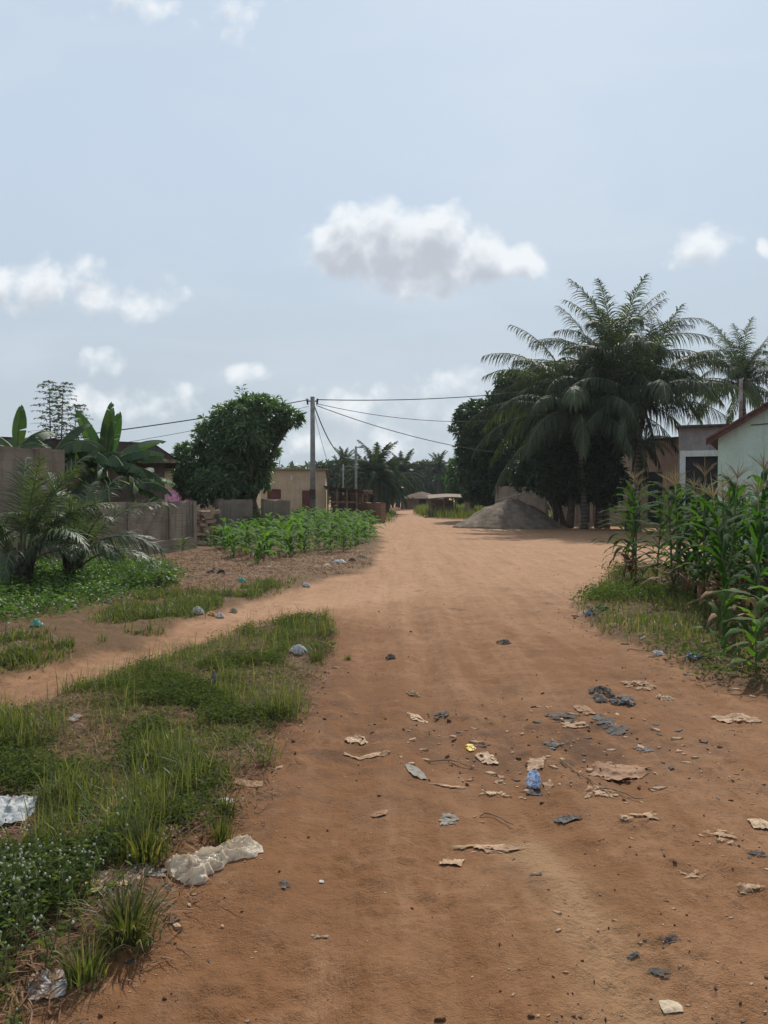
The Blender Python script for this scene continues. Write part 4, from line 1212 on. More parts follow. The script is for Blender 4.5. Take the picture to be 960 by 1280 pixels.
# a young sucker by the door
coco_palm('small palm with one bright curved crown before the peach house door', 800, 35.0, 552, None, COCO, .36, 794, .20, counts=(0, 2, 5, 5, 2))
for (px, Y, yc, sc, r, lab) in (
        (470, 63, 596, .95, .18, 'bushy far coconut palm beside the brick wall stub'),
        (484, 68, 608, .85, .16, 'low far coconut palm right of the bushy one'),
        (457, 70, 600, .8, .16, 'far coconut palm half hidden behind the lamp pole'),
        (503, 92, 592, .9, .16, 'slender far coconut palm left of the thatched hut'),
        (512, 100, 604, .8, .16, 'short far coconut palm against the hut roof'),
        (431, 88, 586, .75, .14, 'far coconut palm top above the lean-to roofs'),
        (548, 105, 588, .8, .15, 'far palm in front of the dark road end trees')):
    coco_palm(lab, px, Y, yc, None, FARC, sc, None, r, ('up', 'high', 'mid', 'low'), (6, 9, 9, 8), 'far coconut palms along the road end')

# ---- stubby oil palms at left
OIL = {}
for key, (e0, bend, dr) in {'up': (1.40, .75, .45), 'high': (1.18, 1.45, .6), 'mid': (1.0, 2.0, .7), 'low': (.75, 2.1, .8)}.items():
    OIL[key] = [frond_mesh('frond', 2.25, e0, bend, 46, .47, .026, dr, .12, [L_OIL, M_STEM], 300 + s * 5 + int(e0 * 40), .026, .27, .28, 28, 58) for s in range(2)]
def oil_palm(label, px, py, top_h, fr, r):
    x, y, z = GZ(px, py)
    t = thing('oil_palm', label, 'palm tree', (x, y, z - .05))
    m = MB()
    k = np.linspace(0, 1, 6)
    m.tube(np.c_[0 * k, 0 * k, k * top_h], r * (.72 + .5 * k), 10)
    for i in range(46):   # old leaf bases round the stem
        a = i * 2.4; zz = .05 + (top_h * 1.02) * i / 46
        d = np.array([math.cos(a), math.sin(a), 0])
        rz = r * (.72 + .5 * i / 46)
        m.tube([d * rz * .8 + [0, 0, zz], d * (rz * 1.15) + [0, 0, zz + .10], d * (rz * 1.35) + [0, 0, zz + .26]], [.034, .026, .012], 5)
    m.build('trunk', M_BARK, t, True)
    for q in range(5): fr = fr + [(random.uniform(0, 6.28), random.choice(['up', 'high', 'high', 'mid']), random.uniform(.75, 1.0), random.uniform(-.25, .25))]
    for (az, key, sc, tilt) in fr:
        d = np.array([math.cos(az), math.sin(az), 0])
        link_mesh('frond', random.choice(OIL[key]), t, tuple(d * r * .35 + [0, 0, top_h - .12]), (tilt, 0, az), sc * .94)
    return t
oil_palm('stubby oil palm at left edge with tall feathery fronds', 26, 738, .55, [
    (.5, 'up', 1.0, .1), (1.9, 'up', 1.0, 0), (-1.0, 'up', .95, -.1), (3.4, 'high', 1.0, 0), (.1, 'high', .75, 0), (-1.9, 'high', 1.0, 0), (2.4, 'mid', 1.0, 0), (-.45, 'mid', .62, .2), (3.0, 'mid', 1.0, 0), (-2.6, 'mid', .9, 0), (-1.3, 'low', .7, 0), (.9, 'mid', .8, 0), (4.2, 'high', .95, 0), (.3, 'low', .55, 0), (1.4, 'high', 1.0, 0)], .17)
oil_palm('stubby oil palm with frond bowing right towards low grey wall', 92, 730, .42, [
    (.35, 'high', 1.05, .1), (-.15, 'mid', 1.0, .5), (.9, 'up', .9, 0), (2.2, 'high', .9, 0), (3.3, 'high', .85, 0), (-2.2, 'high', .85, 0), (-1.2, 'mid', .7, 0), (2.9, 'mid', .85, 0), (1.5, 'up', .85, 0), (-.6, 'mid', .75, .3), (-2.8, 'up', .85, 0), (.1, 'low', .85, .4), (4.0, 'up', .8, 0)], .13)

# ---- banana plants behind the wall
def banana_leaf(L, wmax, e0, bend, seed, torn=.3, fold=.35):
    rs = np.random.default_rng(seed)
    n = 26
    S = np.linspace(0, 1, n)
    ang = e0 - bend * S ** 1.5
    px = np.concatenate([[0], np.cumsum(np.cos(ang[:-1]) * L / (n - 1))]); pz = np.concatenate([[0], np.cumsum(np.sin(ang[:-1]) * L / (n - 1))])
    pts = np.c_[px, 0 * px, pz]
    Nn = np.c_[-np.sin(ang), 0 * ang, np.cos(ang)]
    T = np.c_[np.cos(ang), 0 * ang, np.sin(ang)]
    st = 4
    wf = np.clip(np.sin(PI * np.clip((S - .10) / .90, 0, 1) ** .8), 0, 1) ** .55 * wmax
    wf[-1] = .01
    mb = MB(); mb.tube(pts, .03 * (1 - .85 * S), 5, .95, 1)
    for sd in (1, -1):
        i = st
        while i < n - 1:
            j = min(n - 1, i + (rs.integers(1, 4) if rs.random() < torn * 2.2 else rs.integers(4, 10)))
            shift = rs.uniform(-.03, .05); dn = rs.uniform(0, .5) if torn > .2 else rs.uniform(0, .12)
            A = np.zeros((1, j - i + 1, 4, 3))
            for c, f in enumerate((0, .35, .7, 1.)):
                w_ = wf[i:j + 1] * f
                q = pts[i:j + 1] + np.array([0, sd, 0]) * (w_ * math.cos(fold))[:, None] + Nn[i:j + 1] * (w_ * math.sin(fold))[:, None] + T[i:j + 1] * (f * (shift + .06))
                q[:, 2] -= dn * w_ * f
                A[0, :, c] = q
            mb.strips(A, [rs.random()])
            i = j
    return mb.mesh('leaf', [L_BANANA, M_STEM], True)
def banana(label, px, Y, yb, lv, stem_r=.11):
    x = XX(px, Y); z0 = gz1(x, Y); zt = HZ(yb, Y)
    t = thing('banana_plant', label, 'banana plant', (x, Y, z0 - .1))
    m = MB(); m.tube([(0, 0, 0), (.03, 0, (zt - z0) * .6), (0, 0, zt - z0 + .15)], [stem_r * 1.2, stem_r, stem_r * .6], 9); m.build('pseudostem', M_STEM, t, True)
    for i, q in enumerate(lv):
        az, L, w_, e0, bend, torn = q[:6]
        o = link_mesh('leaf', banana_leaf(L, w_, e0, bend, 500 + i + int(px), torn, .3 if bend < .5 else -.75), t, (0, 0, zt - z0 + .05), (random.uniform(-.25, .25), 0, az))
        if len(q) > 6:
            o.rotation_euler = (Matrix.Rotation(q[6], 3, 'Y') @ Matrix.Rotation(az, 3, 'Z')).to_euler()
banana('tall banana plant with upright split leaves beside the outbuilding corner', 131, 20.8, 582, [
    (-1.5, 1.6, .20, 1.42, .10, .12, -.40), (-1.2, 1.5, .20, 1.40, .15, .12, .26), (1.5, 1.75, .2, 1.47, .1, .12, .06), (-1.4, 1.45, .2, 1.40, .2, .12, .12), (.1, 1.75, .26, .85, 1.0, .4), (-.2, 1.8, .26, .55, .9, .4), (-.5, 1.6, .26, .25, 1.0, .5), (.35, 1.7, .26, .62, 1.2, .3), (-.1, 1.6, .25, .15, .9, .5), (-.9, 1.4, .25, .6, 1.5, .4), (-1.9, 1.4, .25, .7, 1.6, .4),
    (3.3, 1.6, .25, .7, 1.6, .3), (2.7, 1.6, .25, .4, 1.5, .5), (-1.4, 1.4, .23, .3, 1.5, .5), (-2.2, 1.5, .24, .5, 1.7, .4), (.35, 1.3, .2, -.1, 1.1, .6), (4.1, 1.3, .2, -.4, .9, .7)])
banana('banana plant with broad arching leaves just behind the tall wall', 66, 19.2, 568, [
    (2.6, 1.3, .22, .75, .9, .3), (.05, 1.4, .24, .75, 1.5, .3), (-.3, 1.5, .24, .65, 1.4, .3), (.3, 1.5, .24, .45, 1.5, .3), (3.1, 1.5, .24, .8, 1.6, .3), (-1.5, 1.3, .22, .6, 1.6, .3), (2.2, 1.4, .22, .6, 1.5, .3), (.9, 1.3, .22, 1.1, .9, .2)])
banana('banana plant at far left whose single leaf points up', 20, 18.0, 562, [
    (-1.5, 1.05, .17, 1.42, .1, .08, .2), (3.0, 1.4, .22, .8, 1.4, .3), (-.4, 1.2, .22, .5, 1.5, .3), (1.2, 1.3, .22, .9, 1.2, .3), (-2.0, 1.2, .22, .4, 1.5, .3)])
banana('banana plant with dark drooping leaves between the two taller ones', 103, 20.6, 584, [
    (.2, 1.4, .2, .8, 1.4, .4), (-.3, 1.4, .22, .5, 1.4, .5), (2.9, 1.4, .22, .7, 1.5, .4), (3.4, 1.3, .22, .4, 1.4, .5), (-1.2, 1.3, .2, .5, 1.6, .5), (-2.1, 1.3, .22, .3, 1.4, .6), (1.2, 1.3, .2, 1.0, 1.2, .3), (.1, 1.2, .18, -.2, .8, .7), (-1.0, 1.1, .18, -.3, .8, .7), (-2.6, 1.2, .18, -.2, .8, .7)])
banana('shorter banana plant with drooping torn leaves above the low wall', 165, 21.4, 606, [
    (.3, 1.2, .2, .6, 1.3, .5), (-.2, 1.25, .2, .3, 1.2, .5), (2.8, 1.2, .2, .5, 1.5, .5), (-1.2, 1.0, .2, .4, 1.5, .5), (1.2, 1.1, .2, 1.0, 1.2, .3), (.0, 1.1, .18, -.2, .8, .6)])

# ---- feathery tall plant behind the bananas
def feather_tree():
    Yq = 24.0
    x = XX(72, Yq)
    t = thing('feathery_tree', 'slender feathery tree with tiered leaves above the banana plants', 'tree', (x, Yq, -.05))
    m = MB(); mb = MB()
    for (pxt, yt, pxb) in ((61, 475, 66), (79, 477, 74), (98, 505, 78)):
        e = P(pxt, yt, Yq) - np.array([x, Yq, -.05]); s_ = np.array([XX(pxb, Yq) - x, 0, 1.2])
        k = np.linspace(0, 1, 12)[:, None]
        pts = s_[None] * (1 - k) + e[None] * k
        m.tube(np.vstack([[(0, 0, 0)], pts]), np.r_[.06, .04 * (1 - .85 * k[:, 0])], 6)
        n = 46
        for i in range(n):
            u = .45 + .55 * i / n
            p = s_ * (1 - u) + e * u
            a = i * 2.4 + random.uniform(-.3, .3)
            Lr = .62 * (1 - .45 * max(0, (u - .75) / .25)) * random.uniform(.8, 1.1)
            d = np.array([math.cos(a), math.sin(a), .30])
            q = p + np.linspace(0, 1, 6)[:, None] * d * Lr - np.array([0, 0, .28])[None] * (np.linspace(0, 1, 6)[:, None] ** 2) * Lr
            m.tube(q, .005, 3, cap=False)
            nl = 15; f = rng.uniform(.12, 1, nl)
            C = p + f[:, None] * d * Lr - np.c_[0 * f, 0 * f, .28 * f ** 2 * Lr]
            D = unit(np.cross(np.broadcast_to(d, (nl, 3)), [0, 0, 1]) * np.where(np.arange(nl) % 2, 1, -1)[:, None] + rng.normal(0, .3, (nl, 3)) + [0, 0, -.1])
            leaves(mb, C, D, .12, .017, .3, rng.random(nl))
    m.build('trunk', M_DRYSTEM, t); mb.build('crown', L_FEATHER, t)
feather_tree()

# ================================================================== MAIZE
def maize_parts(seed, H, nleaf, ll, lw, tassel, mats, dark):
    rs = np.random.default_rng(seed)
    sm = MB(); k = np.linspace(0, 1, 8)
    bend = rs.uniform(-.06, .06, 2)
    P_ = np.c_[bend[0] * k ** 2 * H, bend[1] * k ** 2 * H, k * H]
    sm.tube(P_, .014 * (1.15 - .6 * k) * (H / 1.8 + .3), 6)
    mb = MB(); n = nleaf; K = 9
    zi = np.linspace(.10, .97, n)
    az = np.where(np.arange(n) % 2, 0, PI) + rs.normal(0, .45, n) + rs.uniform(0, 6.28)
    e0 = np.interp(zi, [0, .5, 1], [.65, .85, 1.0]) + rs.normal(0, .12, n)
    bd = np.interp(zi, [0, .6, 1], [2.2, 2.1, 1.6]) * rs.uniform(.7, 1.2, n)
    L = ll * np.interp(zi, [0, .15, .55, 1], [.6, .85, 1.05, .42]) * rs.uniform(.85, 1.15, n)
    A = np.zeros((n, K, 3, 3))
    S = np.linspace(0, 1, K)
    p = np.c_[np.interp(zi, k, P_[:, 0]), np.interp(zi, k, P_[:, 1]), zi * H]
    wave = rs.uniform(0, 6.28, n)
    for i in range(K):
        a = e0 - bd * S[i] ** 1.3
        h = np.c_[np.cos(az), np.sin(az), 0 * az]
        T = h * np.cos(a)[:, None] + np.c_[0 * a, 0 * a, np.sin(a)]
        B = np.c_[-np.sin(az), np.cos(az), 0 * az]
        tw = .5 * np.sin(wave + S[i] * 3) * S[i]
        Nn = np.cross(T, B)
        B2 = B * np.cos(tw)[:, None] + Nn * np.sin(tw)[:, None]
        N2 = np.cross(B2, T)
        f = lw * .5 * (np.interp(S[i], [0, .12, .35, .7, 1], [.55, .85, 1., .75, .02]))
        rip = .012 * math.sin(S[i] * 19) * (lw / .08)
        A[:, i, 1] = p - N2 * .0
        A[:, i, 0] = p - B2 * f + N2 * (f * .35 + rip); A[:, i, 2] = p + B2 * f + N2 * (f * .35 - rip)
        p = p + T * (L / (K - 1))[:, None]
    rv = np.clip(rs.random(n) * .75, 0, 1)
    if tassel:
        mb.strips(A[3:], rv[3:]); mb.strips(A[:3], rv[:3], 1)
        mats = [mats, L_DRY]
    else: mb.strips(A, rv)
    tm = None
    if tassel:
        tm = MB(); tip = P_[-1]; tm.tube([tip, tip + [0, 0, .14]], .005, 5, .4)
        for i in range(16):
            a = i * 2.4; sp = .0 if i == 0 else rs.uniform(.3, .75)
            d = np.array([math.cos(a) * sp, math.sin(a) * sp, 1.0])
            l_ = .34 if i == 0 else rs.uniform(.18, .28)
            u = np.linspace(0, 1, 5)[:, None]
            q = tip + [0, 0, .12 + .01 * (i % 4)] + d * l_ * u + np.array([d[0], d[1], -.6]) * (.10 * u ** 2 if i else 0 * u)
            tm.tube(q, [.002, .0032, .0036, .003, .001], 4, rs.random())
    return sm.mesh('stalk', M_STEM, True), mb.mesh('foliage', mats, True), (tm.mesh('tassel', L_TASSEL) if tm else None)

TALL = [maize_parts(700 + i, [1.72, 1.6, 1.8, 1.5, 1.66][i], 17, .92, .082, True, L_MAIZE, True) for i in range(5)]
YOUNG = [maize_parts(800 + i, [.55, .62, .48, .58][i], 10, .60, .070, False, L_YMAIZE, False) for i in range(4)]
def maize(lib, x, y, sc, label, group=None):
    z = gz1(x, y)
    s, f, tt = random.choice(lib)
    t = thing('maize_plant', label, 'maize plant', (x, y, z - .02), random.uniform(0, 6.28), group)
    t.rotation_euler = (random.gauss(0, .05), random.gauss(0, .05), t.rotation_euler[2])
    link_mesh('stalk', s, t, sc=sc); link_mesh('foliage', f, t, sc=sc)
    if tt is not None: link_mesh('tassel', tt, t, sc=sc)
    return t
GR = 'tall maize plants in the roadside patch on the right'
def tall(px, py, sc, label): x, y = G(px, py); maize(TALL, float(x), float(y), sc, label, GR)
tall(789, 728, 1.02, 'tasselled maize plant at the far left corner of the right patch')
tall(795, 722, .98, 'slimmer maize plant just behind the left corner plant')
tall(780, 722, .85, 'short leafy maize plant leaning out over the road edge')
tall(840, 748, 1.0, 'tasselled maize plant standing alone second from the patch corner')
tall(848, 735, .98, 'maize plant close behind the second one from the corner')
tall(880, 765, .98, 'maize plant before the dark garage doorway')
tall(915, 790, .95, 'front maize plant below the pale green wall')
tall(950, 800, .9, 'front maize plant at the right picture edge')
done = 0; tries = 0; used = []
while done < 92 and tries < 6000:
    tries += 1
    px, py = random.uniform(812, 1250), random.uniform(704, 800)
    x, y = G(px, py)
    if py > 722 + (px - 790) * .55: continue
    if py < 712 and px < 860: continue
    if any((x - a) ** 2 + (y - b) ** 2 < .10 for a, b in used): continue
    used.append((x, y)); done += 1
    maize(TALL, float(x), float(y), random.uniform(.80, 1.02), 'tall tasselled maize plant inside the dense right patch beneath the green house', GR)
for (px, py, sc, lab) in ((945, 838, 1.0, 'bright young maize plant at lower right edge of the patch'), (905, 812, 1.05, 'bright young maize plant among weeds before the tall maize'), (975, 830, 1.2, 'young maize plant cut by the right picture edge')):
    x, y = G(px, py); maize(YOUNG, float(x), float(y), sc, lab, 'young maize plants before the right patch')
Z_YM = GP((246, 678), (285, 690), (318, 701), (372, 697), (440, 691), (466, 676), (460, 664), (440, 657), (370, 655), (318, 660), (262, 668))
GL = 'young maize plants in the green patch left of the road'
done = 0; used = []; tries = 0
x0, x1 = min(p[0] for p in Z_YM), max(p[0] for p in Z_YM); y0, y1 = min(p[1] for p in Z_YM), max(p[1] for p in Z_YM)
while done < 250 and tries < 20000:
    tries += 1
    x, y = random.uniform(x0, x1), random.uniform(y0, y1)
    if sdist(Z_YM, np.array([x]), np.array([y]))[0] < 0: continue
    if any((x - a) ** 2 + (y - b) ** 2 < .20 for a, b in used): continue
    used.append((x, y)); done += 1
    maize(YOUNG, x, y, random.uniform(.95, 1.4) * (1.0 if y < 27 else 1.12), 'young bright green maize plant in the patch before beige house', GL)
for (px, py, sc, lab) in ((228, 690, .8, 'small lone maize seedling against the low grey wall'), (322, 706, 1.05, 'front maize plant standing out on the brown mulch'), (292, 698, 1.0, 'maize plant at the near left end of the green patch')):
    x, y = G(px, py); maize(YOUNG, float(x), float(y), sc, lab, GL)

# ================================================================== GRASS AND WEEDS
def blades(mb, x, y, H, wd, lean, rnd, k=3, az=None, zoff=-.01, flat=False):
    n = len(x); z = gz(x, y) + zoff
    az = rng.uniform(0, 2 * PI, n) if az is None else az
    h = np.c_[np.cos(az), np.sin(az), 0 * az]
    B = np.c_[-np.sin(az), np.cos(az), 0 * az]
    tw = rng.uniform(-.8, .8, n)
    B = B * np.cos(tw)[:, None] + h * np.sin(tw)[:, None]
    A = np.zeros((n, k + 1, 2, 3))
    p = np.c_[x, y, z]
    H = np.broadcast_to(H, (n,)); lean = np.broadcast_to(lean, (n,))
    for i in range(k + 1):
        s = i / k
        f = wd * (.75, 1., .7, .08)[i] * .5 if k == 3 else wd * .5 * (1 - .9 * s)
        A[:, i, 0] = p - B * np.asarray(f)[..., None]; A[:, i, 1] = p + B * np.asarray(f)[..., None]
        a = lean * (s * 1.5 + .25) if not flat else np.interp(s, [0, .5, 1], [1.32, 1.5, 1.62]) + tw * .22
        p = p + (h * np.sin(a)[:, None] + np.c_[0 * a, 0 * a, np.cos(a)]) * (H / k)[:, None]
    mb.strips(A, rnd)

def scatter(poly, n, fn, ymin=1.8, pow_=1.0, y0ref=4.0):
    """points in a polygon, thinned with distance"""
    pp = np.array(poly); lo, hi = pp.min(0), pp.max(0)
    lo[1] = max(lo[1], ymin)
    X = rng.uniform(lo[0], hi[0], n); Yq = rng.uniform(lo[1], hi[1], n)
    keep = (rng.random(n) < np.minimum(1, (y0ref / np.maximum(Yq, .1)) ** pow_)) & (np.abs(X) < .62 * Yq + 1.5)
    X, Yq = X[keep], Yq[keep]
    k2 = rng.random(len(X)) < fn(X, Yq)
    return X[k2], Yq[k2]

# foreground grass
CLEAR = ((60, 1224, 50, 34), (138, 1108, 62, 22), (186, 1090, 40, 16), (8, 1018, 48, 34), (208, 1046, 24, 14), (280, 1000, 20, 12), (270, 1070, 75, 40), (93, 902, 14, 12), (373, 818, 18, 12), (311, 970, 26, 10))
def fg_clear(x, y):
    px = 480 + FPX * x / y; py = 620 + FPX * (CAM_H - gz(x, y)) / y
    k = np.ones_like(x)
    for a, b, c, d in CLEAR:
        k = np.minimum(k, sstep(.7, 1.25, np.hypot((px - a) / c, (py - b - d * .35) / (d * 1.15))))
    return k
def fg_density(x, y):
    m = sstep(-.10, .14, sdist(Z_GRASS, x, y) + (fbm(x * 1.7, y * 1.7, 3) - .5) * .4 + (fbm(x * 9, y * 9, 5, 3) - .5) * .14)
    cl_ = sstep(.34, .60, fbm(x * 2.2, y * 2.2, 61, 4))
    edge = sstep(0, .5, sdist(Z_GRASS, x, y))
    return m * (.12 + .88 * cl_) * (.45 + .55 * edge) * fg_clear(x, y)
mb = MB()
x, y = scatter(Z_GRASS, 430000, fg_density, 2.0, 1.1)
clump = fbm(x * 1.6, y * 1.6, 62, 3)
H = rng.gamma(3.2, .020, len(x)) * (.38 + 1.15 * sstep(.48, .74, clump)) + .02
rr = np.clip(rng.beta(2, 3.0, len(x)) + .5 * (rng.random(len(x)) < .2), 0, 1)
blades(mb, x, y, np.minimum(H, .36), rng.uniform(.003, .0065, len(x)), rng.gamma(2.4, .32, len(x)), rr)
sx, sy = scatter(Z_GRASS, 9000, lambda a, b: fg_density(a, b) * sstep(.45, .6, fbm(a * 1.6, b * 1.6, 62, 3)), 2.6, .6)
blades(mb, sx, sy, rng.uniform(.18, .31, len(sx)), rng.uniform(.004, .007, len(sx)), rng.uniform(.05, .6, len(sx)), rng.uniform(.3, 1, len(sx)))
tag(mb.build('grass', L_GRASS), 'shaggy green roadside grass between footpath and dirt road', 'grass', kind='stuff')
# broad low weeds in the same strip
def weed_leaves(mb, x, y, hmax, size, per, seed, spread=.08):
    n = len(x); z = gz(x, y)
    C = np.repeat(np.c_[x, y, z], per, 0)
    N_ = n * per
    hh = rng.random(N_) ** .8 * np.repeat(hmax * rng.uniform(.4, 1.1, n), per)
    C = C + np.c_[rng.normal(0, spread, N_), rng.normal(0, spread, N_), hh + .01]
    D = unit(np.c_[rng.normal(size=N_), rng.normal(size=N_), rng.uniform(-.2, .8, N_)])
    leaves(mb, C, D, size * rng.uniform(.6, 1.3, N_), size * .2, .4, np.clip(np.repeat(rng.random(n) * .4, per) + rng.random(N_) * .6, 0, 1))
mb = MB()
x, y = scatter(Z_GRASS, 70000, lambda a, b: fg_density(a, b) * sstep(.42, .62, fbm(a * 2.6, b * 2.6, 71, 3)), 2.0, 1.0)
weed_leaves(mb, x, y, .09, .026, 8, 1, .04)
tag(mb.build('weeds', L_WEED), 'small leafy weeds growing through the roadside grass', 'weeds', kind='stuff')
# dry stems and thatch lying in the grass
mb = MB()
x, y = scatter(Z_GRASS, 40000, lambda a, b: sstep(-.25, .1, sdist(Z_GRASS, a, b)) * .8, 2.0, 1.0)
blades(mb, x, y, rng.uniform(.04, .14, len(x)), .005, 0, rng.random(len(x)), zoff=.008, flat=True)
tag(mb.build('dry_grass', L_DRY), 'dry brown grass litter at the base of the roadside grass', 'grass', kind='stuff')

# flowering weed in the lower left corner
def flower_weed():
    cx, cy = G(35, 1150)
    t = thing('flowering_weed', 'bushy weed dotted with tiny white buds at lower left corner', 'weed', (float(cx), float(cy), gz1(cx, cy)))
    mb, mf, ms = MB(), MB(), MB()
    for i in range(130):
        a = random.uniform(0, 6.28); r_ = abs(random.gauss(0, .22))
        b0 = np.array([math.cos(a) * r_ * 1.1 - .05, math.sin(a) * r_ * 1.15, 0])
        if b0[0] > .22: b0[0] *= .5
        b0[2] = gz1(cx + b0[0], cy + b0[1]) - gz1(cx, cy)
        h = random.uniform(.10, .24)
        e = b0 + np.array([random.gauss(0, .06), random.gauss(0, .06), h])
        ms.tube([b0, (b0 + e) / 2 + [.01, 0, .01], e], .0022, 4, cap=False)
        n = 10; f = rng.uniform(.2, 1, n)
        C = b0 + f[:, None] * (e - b0); D = unit(np.c_[rng.normal(size=n), rng.normal(size=n), rng.uniform(-.1, .6, n)])
        leaves(mb, C, D, .036, .006, .3, rng.random(n))
        for q in range(random.choice((1, 2, 2, 3, 4))):
            p = e + rng.normal(0, .022, 3); s = random.uniform(.0034, .0054)
            mf.tube([p - [0, 0, s], p, p + [0, 0, s]], [s * .5, s, s * .5], 6, random.random())
    tag(ms.build('stems', M_STEM, t), kind='stuff'); mb.build('foliage', L_WEED, t); tag(mf.build('flower_heads', L_BUD, t), kind='stuff')
flower_weed()
# distinct tufts
TUFTS = ((160, 1165, .19, 260, 'spiky grass tuft beside the faded wrapper near lower left', 1.5), (104, 1212, .13, 110, 'yellowish grass tuft next to the printed sachet', .8),
         (345, 893, .13, 150, 'round dark grass cushion at the right edge of grass strip', 1.2), (180, 1078, .19, 170, 'tall grass tuft above the faded wrapper', .7), (275, 1040, .14, 90, 'thin grass tuft just above the crumpled white bag', .8),
         (280, 1006, .13, 60, 'little grass tuft beside the silver sachet', .9), (395, 822, .16, 120, 'sprawling grass tuft where grass meets the road', 1.3), (405, 772, .2, 90, 'lone grass tuft at the junction of footpath and road', 1.1), (435, 818, .06, 50, 'tiny grass patch lying out on the road', 1.5))
for (px, py, h, n, lab, ln) in TUFTS:
    x0, y0, z0 = GZ(px, py)
    mb = MB()
    r_ = rng.normal(0, h * .22, (n, 2)); az = np.arctan2(r_[:, 1], r_[:, 0]) + rng.normal(0, .5, n)
    blades(mb, x0 + r_[:, 0], y0 + r_[:, 1], h * rng.uniform(.5, 1.25, n), rng.uniform(.004, .008, n), ln * rng.uniform(.15, .95, n), np.clip(rng.beta(2, 3, n) + .4 * (rng.random(n) < .25), 0, 1), 3, az)
    tag(mb.build('grass_tuft', L_GRASS), lab, 'grass tuft', 'grass tufts along the road edge')

# verge on the left: short grass, herbs, straw
mb = MB()
for Z_, n, h in ((Z_LEFTGRASS, 26000, .07), (Z_MIDGRASS, 60000, .07)):
    x, y = scatter(Z_, n, lambda a, b: sstep(-.2, .4, sdist(Z_, a, b)) * sstep(.40, .58, fbm(a * 1.5, b * 1.5, 81, 4)), 5, .7, 8.)
    blades(mb, x, y, rng.gamma(3, h / 3, len(x)) + .02, .012, rng.gamma(2.2, .32, len(x)), np.clip(rng.beta(2, 3, len(x)) + .4 * (rng.random(len(x)) < .1), 0, 1))
x, y = scatter(Z_VERGE, 150000, lambda a, b: (sdist(Z_VERGE, a, b) > .1) * (sdist(Z_HERB, a, b) < 0) * .6 * sstep(.42, .62, fbm(a * 1.1, b * 1.1, 82, 4)) * (sdist(Z_MULCH, a, b) < .1), 5, .7, 8.)
blades(mb, x, y, rng.gamma(3, .022, len(x)) + .02, .012, rng.gamma(2.2, .32, len(x)), np.clip(rng.beta(2, 3, len(x)) + .4 * (rng.random(len(x)) < .2), 0, 1))
tag(mb.build('grass', L_GRASS), 'short patchy grass on the far side of the footpath', 'grass', kind='stuff')
mb = MB()
x, y = scatter(Z_HERB, 2600, lambda a, b: sstep(-.1, .35, sdist(Z_HERB, a, b)) * (.25 + .75 * sstep(.35, .55, fbm(a * 1.2, b * 1.2, 91, 3))), 8, 0)
weed_leaves(mb, x, y, .32, .062, 44, 2, .13)
x, y = scatter(Z_HERB, 9000, lambda a, b: sstep(-.5, .2, sdist(Z_HERB, a, b)) * .5, 8, 0)
weed_leaves(mb, x, y, .08, .06, 5, 2, .1)
tag(mb.build('undergrowth', L_HERB), 'lush low green herbs around the oil palm trunks', 'undergrowth', kind='stuff')
mb = MB()
x, y = scatter(Z_MULCH, 70000, lambda a, b: sstep(-.5, .6, sdist(Z_MULCH, a, b) + (fbm(a * 1.7, b * 1.7, 3) - .5) * 1.2) * .8, 8, .4, 16)
blades(mb, x, y, rng.uniform(.05, .18, len(x)), .013, 0, rng.random(len(x)), zoff=.014, flat=True)
x, y = scatter(Z_VERGE, 30000, lambda a, b: (sdist(Z_VERGE, a, b) > 0) * .45 * sstep(.4, .6, fbm(a * 1.4, b * 1.4, 93, 3)), 5, .6, 8)
blades(mb, x, y, rng.uniform(.04, .12, len(x)), .009, 0, rng.random(len(x)), zoff=.014, flat=True)
tag(mb.build('straw_litter', L_DRY), 'dry brown straw mulch covering the bed before the low wall', 'straw', kind='stuff')
# sapling among the herbs
def sapling(px, py, h, label):
    x, y, z = GZ(px, py)
    t = thing('leafy_sapling', label, 'sapling', (x, y, z))
    m = MB(); m.tube([(0, 0, 0), (.03, 0, h * .6), (0, 0, h)], [.012, .009, .004], 5); m.build('stem', M_DRYSTEM, t)
    mb = MB(); n = 70; zz = rng.uniform(.25, 1.0, n) * h
    D = unit(np.c_[rng.normal(size=n), rng.normal(size=n), rng.uniform(-.4, .4, n)])
    leaves(mb, np.c_[0 * zz, 0 * zz, zz] + D * rng.uniform(.02, .16, n)[:, None], D, .12, .03, .5, rng.uniform(.4, 1, n)); mb.build('foliage', L_HERB, t)
sapling(147, 712, .62, 'yellowish leafy sapling below the bowing oil palm frond')
sapling(206, 737, .30, 'small leafy weed at the right end of the herbs')

# right patch ground cover
mb = MB(); mw = MB(); md = MB()
def fm(a, b): return sstep(-.08, .25, sdist(Z_MAIZE, a, b) + (fbm(a * 3, b * 3, 95, 3) - .5) * .3)
x, y = scatter(Z_MAIZE, 260000, lambda a, b: fm(a, b) * (.2 + .8 * sstep(.40, .6, fbm(a * 1.3, b * 1.3, 96, 3))) * (b < 16), 5, .8, 7)
blades(mb, x, y, rng.gamma(3, .035, len(x)) + .03, .009, rng.gamma(2.2, .3, len(x)), np.clip(rng.beta(2, 3, len(x)) + .4 * (rng.random(len(x)) < .2), 0, 1))
x, y = scatter(Z_MAIZE, 80000, lambda a, b: fm(a, b) * sstep(.42, .62, fbm(a * 1.2, b * 1.2, 97, 3)) * (b < 16), 5, .5, 7)
weed_leaves(mw, x, y, .20, .048, 11, 3, .10)
x, y = scatter(Z_MAIZE, 40000, lambda a, b: sstep(-.35, .1, sdist(Z_MAIZE, a, b)) * .7 * (b < 16), 5, .8, 7)
blades(md, x, y, rng.uniform(.06, .2, len(x)), .010, 0, rng.random(len(x)), zoff=.014, flat=True)
